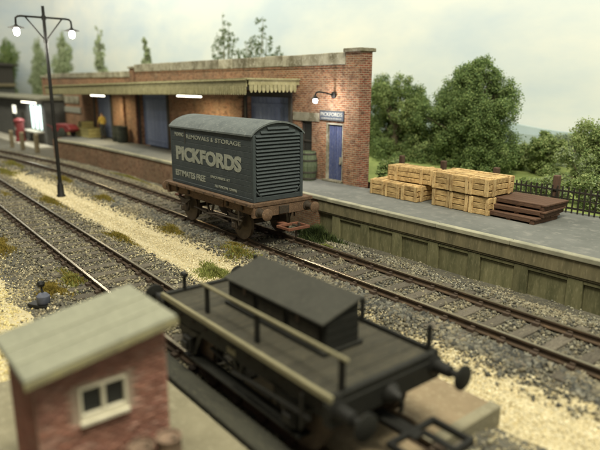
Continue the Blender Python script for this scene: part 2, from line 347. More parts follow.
def track_stones(yf, x0, x1, dens_near, half, seed, first, bare=.85):
    r = np.random.default_rng(seed); n = int((x1-x0)*2*half*dens_near); x = x0+(x1-x0)*r.random(n); keep = r.random(n) < np.clip(1.25-np.abs(x+8)/48, .35, 1); x = x[keep]
    d = (r.random(len(x))*2-1)*half; ok = (np.abs(np.abs(d)-.63) > .085) & (r.random(len(x)) < 1-sstep(half-.55, half, np.abs(d))*.85); x, d = x[ok], d[ok]
    slp = np.abs(((x-first)/.66+.5) % 1-.5) < .24
    ok = ~(slp & (np.abs(d) < 1.28) & (r.random(len(x)) < bare)); x, d = x[ok], d[ok]
    y = yf(x)+d; return np.stack([x, y, gz(x, y)+.004+.03*r.random(len(x))], -1)
GREY = [(.135, .13, .10), (.20, .188, .142), (.085, .083, .07), (.055, .055, .049), (.27, .25, .18), (.16, .14, .095), (.10, .098, .086), (.17, .15, .105)]
DARK = [(.085, .085, .074), (.122, .12, .10), (.055, .056, .051), (.175, .168, .135), (.095, .093, .08), (.15, .134, .095)]
PALE = [(.30, .29, .22), (.22, .215, .165), (.38, .36, .27), (.14, .14, .115), (.25, .24, .18), (.18, .17, .11)]
tag(scatter('main_line_ballast', track_stones(y_main, -48, 4, 380, 1.95, 1, -46.86), (.035, .105), GREY, 'stone', 'oct', .85), 'loose grey stone ballast packed around the main line by the platform', 'ballast')
tag(scatter('siding_ballast', track_stones(y_side, -40, 3, 360, 1.65, 2, -39.6, .35), (.03, .095), GREY+[(.36, .33, .22), (.42, .37, .23), (.24, .22, .14)], 'stone', 'oct', .85), 'mixed grey and tan ballast around the foreground siding', 'ballast')
def strip_pts(n, x0, x1, ya, yb, seed, soft=.25, lift=.012):
    r = np.random.default_rng(seed); x = x0+(x1-x0)*r.random(n); t = r.random(n); a = np.interp(x, *ya); b = np.interp(x, *yb)
    w = .22*np.sin(x*2.3+seed)+.13*np.sin(x*5.1+seed*2); y = a+w+(b-a)*t+soft*r.normal(size=n)*(np.minimum(t, 1-t) < .12)
    return np.stack([x, y, gz(x, y)+lift*r.random(n)], -1)
# shoulder of big dark stones between path and main line, pale chippings under the platform wall
tag(scatter('shoulder_ballast', strip_pts(15000, -42, 3, ([-42, -30, -20, -8, 3], [6.6, 8.8, 8.55, 8.6, 8.75]), ([-42, -30, 3], [7.4, 9.15, 9.25]), 5, .05), (.05, .14), DARK, 'stone'), 'coarse dark stones along the path side of the main line', 'ballast')
tag(scatter('wall_foot_chippings', strip_pts(20000, -40, 3, ([-40, -30, 3], [10.2, 11.0, 10.9]), ([-40, -33, 3], [11.2, 12.1, 12.25]), 6), (.03, .085), PALE, 'stone', 'oct', .85), 'pale stone chippings along the foot of the platform wall', 'chippings')
SANDC = [(.54, .47, .29), (.61, .54, .36), (.44, .37, .21), (.66, .61, .44), (.50, .42, .24)]
YARDC = [(.58, .49, .23), (.66, .57, .30), (.50, .41, .18), (.70, .63, .38)]
PA = ([-36, -27, -17, -12, -8, -4, 3], [6.9, 6.7, 6.55, 6.55, 6.75, 6.95, 7.0]); PB = ([-36, -27, -17, -12, -8, -4, 3], [7.8, 8.75, 8.45, 8.35, 8.3, 8.5, 8.6])
def path_z(x, y): return gz(x, y)+.006
def path_sheet(name, x0, x1, A, B):
    xs = np.arange(x0, x1+.01, .4); t = np.linspace(0, 1, 7); X = np.repeat(xs[None], 7, 0); a = np.interp(xs, *A)+.1+.12*np.sin(xs*2.3+1); b = np.interp(xs, *B)-.1+.12*np.sin(xs*2.9)
    Y = a[None]*(1-t[:, None])+b[None]*t[:, None]; V = np.stack([X, Y, path_z(X, Y)], -1).reshape(-1, 3); nx = len(xs); i = np.arange(6*nx).reshape(6, nx)[:, :-1].ravel()
    o = bpy.data.objects.new(name, raw_mesh(name, V, np.stack([i, i+1, i+nx+1, i+nx], -1), 'sand')); link(o); o['kind'] = 'structure'
path_sheet('path', -36, 3, PA, PB)
tag(scatter('path_grit', strip_pts(95000, -37, 3, PA, PB, 8), (.022, .058), SANDC, 'grain', 'oct', .8), 'pale yellow sandy grit along the path between the tracks', 'grit')
LA = ([-20, -12, 0], [-1., -1., -1.]); LB = ([-20, -16, -13, -8, 0], [2.9, 3.0, 2.85, 2.2, 2.]); path_sheet('sandy_yard', -20, -7, LA, LB)
tag(scatter('trackside_stones', strip_pts(9000, -30, -8.5, ([-30, -8], [3.3, 2.5]), ([-30, -8], [3.7, 3.25]), 12, .2), (.03, .10), GREY+SANDC[:2], 'stone', 'oct', .85), 'mixed dark stones between the sandy yard and the siding', 'stones')
tag(scatter('yard_grit', strip_pts(9000, -20, -8, ([-20, 0], [1.3, 1.]), LB, 9), (.03, .075), YARDC, 'grain', 'oct', .8), 'bright yellow sandy grit in the yard behind the hut', 'grit')

# ------------------------------------------------------------------ tracks
def make_track(name, label, yf, x0, x1, step, first):
    T = thing(name, label, 'railway track', (0, 0, 0))
    xs = np.arange(x0, x1+.01, .5 if x0 < -30 else .5)
    prof = [(-.07, -.165), (.07, -.165), (.07, -.145), (.012, -.125), (.012, -.05), (.036, -.04), (.036, -.006), (.028, 0), (-.028, 0), (-.036, -.006), (-.036, -.04), (-.012, -.05), (-.012, -.125), (-.07, -.145)]
    for s in (-.63, .63):
        mb = MB(); n = len(prof); v = []; 
        for x in xs:
            y = float(yf(x))+s
            v += [(x, y+p, z) for p, z in prof]
        for i in range(len(xs)-1):
            for k in range(n):
                mb.f.append((i*n+k, i*n+(k+1) % n, (i+1)*n+(k+1) % n, (i+1)*n+k)); mb.mi.append(1 if k in (6, 7, 8) else 0)
        mb.v = v; mb.f += [tuple(range(n)), tuple((len(xs)-1)*n+k for k in range(n-1, -1, -1))]; mb.mi += [0, 0]
        mb.build('rail', ['rail_rust', 'rail_head'], T)
    x = first; ch = MB()
    while x < x1-.2:
        y = float(yf(x)); a = math.atan2(float(yf(x+.5)-yf(x-.5)), 1.)
        o = piece('sleeper', T, 'sleeper_wood', (x+random.uniform(-.015, .015), y, -.225), (.26, 2.46+0*random.random(), .12), (0, 0, a+random.uniform(-.012, .012)), .012)
        for s in (-.63, .63):
            for e in (-1, 1):
                ch.box(x-.07, x+.07, y+s+e*.115-.05, y+s+e*.115+.05, -.166, -.10); ch.box(x-.045, x+.045, y+s+e*.055-.025, y+s+e*.055+.025, -.145, -.07)
        x += step
    ch.build('rail_chairs', 'chair_iron', T, kind='stuff')
    rebase(T, ((x0+x1)/2, float(yf((x0+x1)/2)), -.285)); return T
make_track('railway_track', 'rusty railway track running alongside the platform under the grey container wagon', y_main, -47, 4, .66, -46.86)
make_track('railway_track', 'railway siding in the foreground running under the black wagon with toolbox', y_side, -40, -3.6, .66, -39.6)

# ------------------------------------------------------------------ platform
PZ = .9; XB = -14.2; EDGE = [(-40.2, 11.45), (-38, 11.75), (-36, 11.97), (-33, 12.18), (-29, 12.28), (-24, 12.30), (-18, 12.30), (XB, 12.30), (4, 12.30)]
def ey(x): return float(np.interp(x, [p[0] for p in EDGE], [p[1] for p in EDGE]))
def platform():
    P = bpy.data.objects.new('platform', None); link(P); P['kind'] = 'structure'
    back = [(4, 16.7), (XB, 16.7), (XB, 14.7), (-44.5, 14.7)]
    mb = MB(); mb.prism([(x, y+.18) for x, y in EDGE]+back, 'z', -.3, PZ); mb.build('deck', 'tarmac', P)
    # edging stones, each about 0.9 m
    x = -40.1; 
    while x < 3.9:
        L = 2.2; x2 = x+L; ya, yb = ey(x), ey(x2); a = math.atan2(yb-ya, L)
        piece('edging_stone', P, 'platform_edge', ((x+x2)/2, (ya+yb)/2+.08, PZ-.053+random.uniform(-.004, .006)), (L-.006, .20, .12), (0, 0, a), .016); x = x2
    # brick dock wall on the left, panelled concrete on the right
    mb = MB(); pts = [p for p in EDGE if p[0] <= XB]
    mb.prism([(x, y+.04) for x, y in pts]+[(x, y+.17) for x, y in pts[::-1]], 'z', -.42, PZ-.11); mb.build('dock_wall', 'dock_brick', P)
    mb = MB(); mb.prism([(-40.2, 11.5), (-44.5, 14.7), (-44.6, 14.6), (-40.3, 11.42)], 'z', -.42, PZ-.02); mb.build('dock_end_wall', 'dock_brick', P)
    mb = MB(); mb.box(XB, 4, 12.44, 12.475, -.42, .44); mb.build('wall', 'panel_concrete', P)
    piece('cap_beam', P, 'platform_concrete', ((XB+4)/2, 12.40, .595), (4-XB, .155, .375), bev=.02)
    piece('ledge', P, 'platform_concrete', ((XB+4)/2, 12.405, .385), (4-XB, .12, .04), bev=.012)
    xs = [-11.85+1.31*k for k in range(-1, 12)]
    for x0 in xs:
        piece('pilaster', P, 'panel_concrete', (x0-.18, 12.41, -.05), (.36, .09, .80), bev=.012)
        piece('wall_panel', P, 'panel_concrete', (x0+.475, 12.433, -.1), (.93, .03, .70), bev=.01)
        piece('panel_lintel', P, 'panel_concrete', (x0+.475, 12.412, .31), (.95, .085, .08), bev=.01)
    rebase(P, (-20, 13.5, -.36))
platform()
# stretch of pale pavement beyond the platform
o = MB().box(-75, -46.2, 11.7, 13.1, -.42, -.22).build('pavement', 'pavement', bev=.02); o['kind'] = 'structure'

# ------------------------------------------------------------------ goods building
WY = 14.74
def building():
    B = thing('goods_warehouse', 'long red brick goods warehouse with stone coping and blue doors behind the platform', 'warehouse', (0, 0, 0))
    D = .50
    # openings in the wall: x0, x1, z0, z1
    ops = [(-51.0, -48.3, PZ, 3.75), (-41.1, -38.2, PZ, 3.75), (-33.5, -29.9, PZ, 3.95), (-21.9, -18.85, PZ, 4.0), (-18.1, -17.4, 1.55, 3.12), (-16.57, -15.6, PZ, 3.13)]
    def wall(x0, x1, z1, name='wall'):
        mb = MB(); cur = x0
        for (a, b, c, d) in [q for q in ops if q[0] >= x0 and q[1] <= x1]:
            mb.box(cur, a, WY, WY+D, -.3, z1)
            if c > PZ: mb.box(a, b, WY, WY+D, -.3, c)
            mb.box(a, b, WY, WY+D, d, z1); cur = b
        mb.box(cur, x1, WY, WY+D, -.3, z1); return mb.build(name, 'brick_x', B)
    wall(-34.0, -15.45, 5.22); wall(-52.6, -34.6, 4.92)
    def pier(x0, x1, z1, proud=.09, m2='brick_y'):
        p = MB(); p.box(x0, x1, WY-proud, WY+D, -.3, z1); o = p.build('pier', ['brick_x'], B)
        # returns of the pier carry bricks laid along y
        MB().box(x1, x1+.008, WY-proud+.002, WY+D, -.3, z1-.002).build('pier_return', 'brick_y', B)
        piece('pier_cap', B, 'coping_stone', ((x0+x1)/2, WY+D/2-.02, z1+.06), (x1-x0+.16, D+proud*2+.12, .13), bev=.02)
        return o
    pier(-15.45, -14.72, 5.66); pier(-34.6, -34.0, 5.42); pier(-53.2, -52.6, 5.0)
    # coping stones
    x = -15.5
    while x > -33.9:
        L = min(1.25, x+33.95); piece('coping_slab', B, 'coping_stone', (x-L/2, WY+.25, 5.44+random.uniform(-.012, .012)), (L-.014, .62, .43), bev=.02); x -= 1.25
    x = -34.66
    while x > -52:
        L = 1.25; piece('coping_slab', B, 'coping_stone', (x-L/2, WY+.25, 5.10+random.uniform(-.012, .012)), (L-.014, .62, .36), bev=.02); x -= 1.25
    # plinth + string course
    MB().box(-15.46, -34.0, WY-.03, WY, 5.15, 5.225).build('string_course', 'brick_x', B)
    # sliding shutters / doors, boarded
    for k, (a, b, c, d) in enumerate(ops):
        if k in (0, 1, 2, 3):
            Dr = bpy.data.objects.new('door', None); link(Dr, B); Dr.location = ((a+b)/2, WY+.22, c); n = 10; w = (b-a)/n
            for j in range(n): piece('plank', Dr, 'shutter_blue', (a+w*(j+.5)-(a+b)/2, 0, (d-c)/2), (w-.015, .06, d-c-.02), bev=.008)
            for z in (.35, d-c-.35): piece('door_rail', Dr, 'shutter_blue', (0, -.045, z), (b-a-.1, .03, .16), bev=.006)
            piece('lintel', B, 'frame_dark', ((a+b)/2, WY+.03, d+.11), (b-a+.4, .16, .22), bev=.01)
            for e in (a-.12, b+.12): piece('door_post', B, 'frame_dark', (e, WY+.02, (c+d)/2), (.2, .2, d-c), bev=.01)
    a, b, c, d = ops[5]
    Dr = bpy.data.objects.new('door', None); link(Dr, B); Dr.location = ((a+b)/2, WY+.14, c); n = 6; w = (b-a-.16)/n; Dr['label'] = 'small bright blue plank door with padlock under the sign'
    for j in range(n): piece('plank', Dr, 'door_blue', ((j+.5-n/2)*w, 0, (d-c)/2), (w-.012, .05, d-c-.08), bev=.006)
    for z in (.3, 1.1, 1.95): piece('ledge_board', Dr, 'door_blue', (0, .04, z), (b-a-.18, .03, .12))
    MB().lathe([(.05, 0), (.06, .02), (.05, .05)], 10, 'y', (.26, -.075, .72)).box(.2, .32, -.05, -.03, .78, .95).build('padlock', 'coping_stone', Dr)
    for e in (a+.04, b-.04): piece('door_frame', B, 'coping_stone', (e, WY+.1, (c+d)/2), (.075, .16, d-c), bev=.008)
    piece('door_frame', B, 'coping_stone', ((a+b)/2, WY+.1, d-.04), (b-a-.155, .16, .075), bev=.008)
    piece('door_sill', B, 'coping_stone', ((a+b)/2, WY-.02, c+.03), (b-a+.1, .3, .06), bev=.01)
    # window slit
    a, b, c, d = ops[4]; Wn = bpy.data.objects.new('window', None); link(Wn, B); Wn.location = ((a+b)/2, WY+.12, c)
    piece('pane', Wn, 'dark_glass', (0, .03, (d-c)/2), (b-a-.06, .015, d-c-.06))
    for s in (-1, 1): piece('frame', Wn, 'frame_dark', (s*(b-a)/2-s*.035, 0, (d-c)/2), (.07, .06, d-c))
    for z in (.035, (d-c)*.5, d-c-.035): piece('frame', Wn, 'frame_dark', (0, -.002, z), (b-a-.14, .06, .06))
    piece('sill', B, 'coping_stone', ((a+b)/2, WY-.04, c-.05), (b-a+.2, .28, .1), bev=.01); piece('lintel', B, 'coping_stone', ((a+b)/2, WY-.005, d+.17), (b-a+.9, .1, .34), bev=.01)
    # down pipe
    MB().tube([(-33.7, WY-.1, PZ), (-33.7, WY-.1, 4.2)], .07, 8).tube([(-33.7, WY-.1, 1.3), (-33.7, WY-.1, 1.38)], .09, 8).tube([(-33.7, WY-.1, 2.8), (-33.7, WY-.1, 2.88)], .09, 8).build('drainpipe', 'iron_brown', B, smooth=True)
    for xx in (-35.6, -28.6, -27): pass
    piece('pillar', B, 'brick_x', (-36.0, WY-.08, 2.3), (.5, .16, 2.8)); piece('pillar', B, 'brick_x', (-22.4, WY-.08, 2.4), (.5, .16, 3.0))
    piece('notice_board', B, 'sign_pale', (-46.3, WY-.04, 2.55), (4.4, .06, .42), bev=.01)
    piece('faded_panel', B, 'coping_stone', (-46.1, WY-.03, 3.3), (3.6, .05, .55), bev=.01)
    rebase(B, (-34, WY, -.3))
building()
def canopy():
    C = thing('loading_canopy', 'long cream timber canopy with scalloped valance over the loading dock', 'canopy', (-18.2, 12.3, 0))
    # slopes very slightly down towards its far end; local x runs 0 .. -35
    L = 25.6; fall = .015
    C.rotation_euler = (0, -math.atan(fall)*-1*-1 if False else math.atan(fall)*-1, 0)
    W = WY-12.3
    MB().prism([(-L, 4.70), (0, 4.70), (0, 4.76), (-L, 4.76)], 'y', -.10, W).build('roof_sheet', 'canopy_cream', C)
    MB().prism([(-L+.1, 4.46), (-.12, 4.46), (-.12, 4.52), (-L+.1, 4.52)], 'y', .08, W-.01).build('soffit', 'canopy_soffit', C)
    piece('front_fascia', C, 'canopy_cream', (-L/2, -.03, 4.56), (L, .07, .26), bev=.01)
    piece('front_moulding', C, 'canopy_cream', (-L/2, -.09, 4.685), (L+.1, .06, .05), bev=.01)
    piece('end_fascia', C, 'canopy_cream', (.03, W/2+.02, 4.60), (.07, W, .2), bev=.01)
    piece('end_moulding', C, 'canopy_cream', (.09, W/2-.05, 4.72), (.1, W+.15, .06), bev=.01)
    # valance boards with pointed feet
    w = .16; mb = MB(); mb.prism([(-w/2+.01, .0), (w/2-.01, .0), (w/2-.01, -.26), (.03, -.33), (-.03, -.33), (-w/2+.01, -.26)], 'y', -.015, .015); me = mb.mesh('valance_board', 'canopy_cream', bev=.004)
    n = int(L/w)
    for k in range(n):
        o = bpy.data.objects.new('valance_board', me); link(o, C); o.location = (-w*(k+.5), -.055, 4.47+random.uniform(-.004, .004))
    mb = MB(); w2 = .19; mb.prism([(-w2/2+.012, 0), (w2/2-.012, 0), (w2/2-.012, -.2), (.03, -.3), (-.03, -.3), (-w2/2+.012, -.2)], 'x', -.02, .02); me2 = mb.mesh('valance_board', 'canopy_cream', bev=.006)
    for k in range(int(W/w2)):
        o = bpy.data.objects.new('valance_board', me2); link(o, C); o.location = (.055, w2*(k+.5)+.03, 4.52+random.uniform(-.006, .006)); o.rotation_euler = (random.uniform(-.03, .03), 0, 0)
    for xx in (-1.2, -7, -13, -19, -24.8): piece('cross_beam', C, 'frame_dark', (xx, W/2, 4.40), (.16, W-.2, .14), bev=.01)
canopy()
def tube_light(x, label):
    T = thing('tube_light', label, 'tube light', (x, 13.2, 3.9), 0, 'tube lights under the canopy')
    fall = .015*(x+18.2); z = .26+fall
    piece('housing', T, 'frame_dark', (0, 0, z), (1.5, .3, .09), bev=.02); piece('bracket', T, 'frame_dark', (0, 0, z+.13), (.8, .12, .18))
    MB().tube([(-1.15, 0, z-.1), (1.15, 0, z-.1)], .042, 8).build('tube', 'tube', T, smooth=True)
    for s in (-1, 1): piece('end_cap', T, 'frame_dark', (s*1.1, .03, z-.04), (.06, .08, .1))
    l = bpy.data.lights.new('tube_glow', 'AREA'); l.shape = 'RECTANGLE'; l.size = 2.2; l.size_y = .1; l.energy = 120; l.color = (1, .84, .52); lo = bpy.data.objects.new('tube_glow', l); link(lo, T); lo.location = (0, 0, z-.2)
tube_light(-24.5, 'lit tube light under the canopy just above the grey container')
tube_light(-36.3, 'lit tube light under the canopy above the yellow-topped person')
def shop_sign():
    s = thing('shop_sign', 'dark sign with pale lettering above the small blue door', 'sign', (-16.2, WY-.04, 3.2))
    piece('board', s, 'sign_navy', (0, 0, .19), (1.34, .05, .38), bev=.01)
    for z in (.365, .015): piece('frame', s, 'frame_dark', (0, -.03, z), (1.34, .02, .03))
    lettering(s, 'PICKFORDS', (-.60, -.028, .17), 1.2, .14, 'sign_pale', .012)
    lettering(s, 'REMOVALS & STORAGE', (-.56, -.028, .055), 1.12, .06, 'sign_pale', .008)
shop_sign()
def wall_lamp():
    T = thing('wall_lamp', 'lit gooseneck lamp on the brick wall above the sign', 'wall lamp', (-16.1, WY, 4.15))
    MB().lathe([(.06, 0), (.12, .03), (.12, .08), (.07, .12)], 12, 'y', (0, -.12, 0)).build('wall_boss', 'black_iron', T, smooth=True)
    MB().tube([(0, -.08, 0), (0, -.45, .08), (0, -.78, .12), (0, -.9, .10), (0, -.95, .02), (0, -.95, -.06)], .03, 8).build('arm', 'black_iron', T, smooth=True)
    MB().lathe([(.03, .08), (.06, .02), (.16, -.02), (.17, -.035)], 16, 'z', (0, -.95, -.08)).build('shade', 'black_iron', T, smooth=True)
    MB().lathe([(.04, .0), (.085, -.05), (.095, -.1), (.07, -.16), (.02, -.185)], 14, 'z', (0, -.95, -.1)).build('bulb', 'bulb', T, smooth=True)
    l = bpy.data.lights.new('bulb_glow', 'POINT'); l.energy = 115; l.color = (1, .95, .92); l.shadow_soft_size = .1; lo = bpy.data.objects.new('bulb_glow', l); link(lo, T); lo.location = (0, -.92, -.42)
wall_lamp()
# ------------------------------------------------------------------ lamp post
def lamp_post():
    T = thing('lamp_post', 'tall black double-arm lamp post standing on the sandy path', 'lamp post', (-26.1, 7.52, float(gz(-26.1, 7.52))))
    h = 8.0; T.rotation_euler = (0, -.006, .0)
    MB().lathe([(.20, 0), (.20, .06), (.15, .12), (.14, .5), (.10, .6), (.09, .65)], 12).build('base', 'black_iron', T, smooth=True)
    MB().tube([(0, 0, .6), (0, 0, 6.9), (0, 0, h)], [.085, .07, .06], 10).build('column', 'black_iron', T, smooth=True)
    MB().lathe([(.085, 0), (.1, .04), (.1, .1), (.085, .14)], 12, 'z', (0, 0, 6.55)).build('collar', 'black_iron', T, smooth=True)
    MB().lathe([(.085, 0), (.1, .04), (.1, .14), (.08, .18)], 12, 'z', (0, 0, 7.45)).build('collar', 'black_iron', T, smooth=True)
    for s in (-1, 1):
        a = MB(); a.tube([(0, 0, 7.55), (0, s*.9, 7.55), (0, s*1.02, 7.53), (0, s*1.09, 7.46), (0, s*1.1, 7.3), (0, s*1.1, 7.2)], .04, 8); a.tube([(0, 0, 6.62), (0, s*.72, 7.53)], .03, 8); a.build('arm', 'black_iron', T, smooth=True)
        sh = MB().lathe([(.05, .1), (.08, .05), (.30, -.02), (.32, -.04), (.28, -.035)], 18, 'z', (0, s*1.1, 7.12)).build('lamp_shade', 'black_iron', T, smooth=True)
        MB().lathe([(.07, 0), (.115, -.05), (.125, -.18), (.10, -.26), (.04, -.30)], 16, 'z', (0, s*1.1, 7.08)).build('bulb', 'bulb', T, smooth=True)
        l = bpy.data.lights.new('bulb_glow', 'POINT'); l.energy = 260; l.color = (1, .95, .82); l.shadow_soft_size = .16; lo = bpy.data.objects.new('bulb_glow', l); link(lo, T); lo.location = (0, s*1.1, 6.5)
lamp_post()

# ------------------------------------------------------------------ container wagon
def wheel(parent, x, y, s, r=.46):
    """wheel in the xz plane at y; s=-1 faces the camera side"""
    w = bpy.data.objects.new('wheel', None); link(w, parent); w.location = (x, y, r+.0)
    MB().lathe([(r-.10, -.055*s), (r, -.055*s), (r, .04*s), (r+.03, .05*s), (r+.03, .07*s), (r-.10, .07*s)], 28, 'y').build('tyre', 'wheel_rim', w, smooth=True)
    d = MB(); d.lathe([(r-.09, -.02*s), (r-.09, .02*s)], 28, 'y'); d.build('disc', 'underframe', w, smooth=True)
    MB().lathe([(.10, -.10*s), (.11, -.06*s), (.11, .06*s)], 14, 'y').build('hub', 'underframe', w, smooth=True)
    for k in range(4): piece('spoke', w, 'underframe', (math.cos(k*math.pi/2+.4)*.21, -.035*s, math.sin(k*math.pi/2+.4)*.21), (.26, .03, .06), (0, -(k*math.pi/2+.4), 0))
def buffer(parent, x, y, z, d, m='underframe', mh='wheel_rim', L=.46):
    b = bpy.data.objects.new('buffer', None); link(b, parent); b.location = (x, y, z)
    MB().lathe([(.14, 0), (.14, d*.03), (.095, d*.05), (.08, d*L*.6), (.05, d*L*.62), (.05, d*(L-.03))], 14, 'x').build('shank', m, b, smooth=True)
    MB().lathe([(.08, d*(L-.04)), (.165, d*(L-.02)), (.17, d*(L+.015)), (.12, d*(L+.04)), (.04, d*(L+.055))], 20, 'x').build('head', mh, b, smooth=True)
def running_gear(T, ax, yc, sole_y, m, mw=None, solz=(.86, 1.12)):
    for x in ax:
        for s in (-1, 1):
            wheel(T, x, yc+s*.66, s)
            g = MB(); yy = yc+s*(sole_y)
            g.prism([(x-.42, solz[0]), (x-.16, .32), (x+.16, .32), (x+.42, solz[0]), (x+.30, solz[0]), (x+.12, .42), (x-.12, .42), (x-.30, solz[0])], 'y', yy-.02, yy+.02); g.build('axle_guard', m, T)
            MB().box(x-.12, x+.12, yy-.10, yy+.10, .34, .60).box(x-.09, x+.09, yy+s*.10, yy+s*.14, .38, .54).build('axle_box', m, T, bev=.02)
            sp = MB()
            for k in range(4): sp.prism([(x-.44+.08*k, .80-.045*k), (x, .74-.045*k), (x+.44-.08*k, .80-.045*k), (x+.44-.08*k, .765-.045*k), (x, .705-.045*k), (x-.44+.08*k, .765-.045*k)], 'y', yy-.05, yy+.05)
            sp.build('leaf_spring', m, T)
        MB().tube([(x, yc-.66, .46), (x, yc+.66, .46)], .07, 10).build('axle', m, T, smooth=True)
def brake_gear(T, x0, x1, yc, sole_y, m):
    xm = (x0+x1)/2
    for s in (-1, 1):
        y = yc+s*(sole_y-.05); b = MB()
        b.prism([(xm-.28, .9), (xm-.04, .40), (xm+.04, .40), (xm+.28, .9), (xm+.2, .9), (xm, .50), (xm-.2, .9)], 'y', y-.02, y+.02)
        b.tube([(xm, y, .47), (x1-.55, y, .42)], .03, 6); b.tube([(xm, y, .47), (x0+.55, y, .56)], .03, 6); b.build('brake_rigging', m, T)
        for xx, d in ((x0, 1), (x1, -1)):
            piece('brake_shoe', T, m, (xx+d*.56, yc+s*.66, .44), (.09, .1, .36), (0, .18*d, 0), .015)
            piece('brake_hanger', T, m, (xx+d*.60, yc+s*.72, .66), (.05, .03, .46), (0, .12*d, 0))
        lv = MB(); lv.tube([(xm, y+s*.12, .52), (xm+.6, y+s*.16, .62), (x1+.28, y+s*.16, .66), (x1+.45, y+s*.16, .66)], .028, 6); lv.build('brake_lever', m, T)
        piece('lever_guard', T, m, (x1+.30, y+s*.17, .72), (.05, .03, .44))
def conflat():
    yc = 9.918; T = thing('flat_wagon', 'rusty brown four-wheel flat wagon carrying the grey container', 'wagon', (-15.62, yc, 0))
    x0, x1 = -2.68, 2.66; w = 1.10
    n = 15; L = (x1-x0)/n
    for k in range(n): piece('deck_plank', T, 'wagon_brown', (x0+L*(k+.5), 0, 1.215), (L-.012, 2*w-.1, .06), bev=.006)
    for s in (-1, 1):
        piece('side_rail', T, 'wagon_brown', ((x0+x1)/2, s*(w-.02), 1.205), (x1-x0, .09, .10), bev=.012)
        piece('solebar', T, 'wagon_brown', ((x0+x1)/2, s*.92, 1.02), (x1-x0-.2, .10, .26), bev=.012)
        piece('curb_plank', T, 'wagon_brown', (.0, s*.985, 1.0), (1.9, .03, .24), bev=.01)
        for k in range(9): piece('bolt', T, 'underframe', (x0+.3+k*.6, s*1.128, 1.2), (.05, .02, .05))
        for k in (-2.0, -1.2, 1.2, 2.0): piece('shackle', T, 'underframe', (k, s*1.01, 1.04), (.09, .06, .14), bev=.015)
    for d, x in ((-1, x0), (1, x1)):
        piece('headstock', T, 'wagon_brown', (x-d*.06, 0, 1.0), (.14, 2.1, .32), bev=.015)
        piece('end_rail', T, 'wagon_brown', (x-d*.02, 0, 1.21), (.10, 2*w-.14, .11), bev=.012)
        for s in (-1, 1): buffer(T, x, s*.87, 1.0, d, 'underframe', 'wagon_brown', .40)
        piece('coupling_plate', T, 'underframe', (x+d*.03, 0, .99), (.06, .35, .24), bev=.01)
        # broad hook-and-bar coupling below the headstock
        c = bpy.data.objects.new('coupling', None); link(c, T); c.location = (x+d*.10, 0, .56); c.scale = (.85, .85, .85)
        piece('shank', c, 'coupling_rust', (d*-.12, 0, .0), (.5, .22, .05), bev=.01)
        for s in (-1, 1): piece('side_arm', c, 'coupling_rust', (d*.40, s*.42, 0), (.62, .07, .09), bev=.012)
        piece('front_bar', c, 'coupling_rust', (d*.74, 0, 0), (.07, .92, .10), bev=.012); piece('rear_bar', c, 'coupling_rust', (d*.12, 0, 0), (.08, .92, .09), bev=.012)
        piece('hook', c, 'underframe', (d*.52, .05, .04), (.36, .08, .07), bev=.02); piece('hook_tip', c, 'underframe', (d*.68, .05, .10), (.08, .08, .16), bev=.02)
        piece('drop_arm', c, 'underframe', (d*.62, -.02, -.18), (.05, .06, .32), bev=.01)
    piece('center_sill', T, 'underframe', (0, 0, 1.0), (5.0, .3, .22))
    running_gear(T, (-1.63, 1.57), 0, .92, 'underframe'); brake_gear(T, -1.63, 1.57, 0, .92, 'underframe')
conflat()
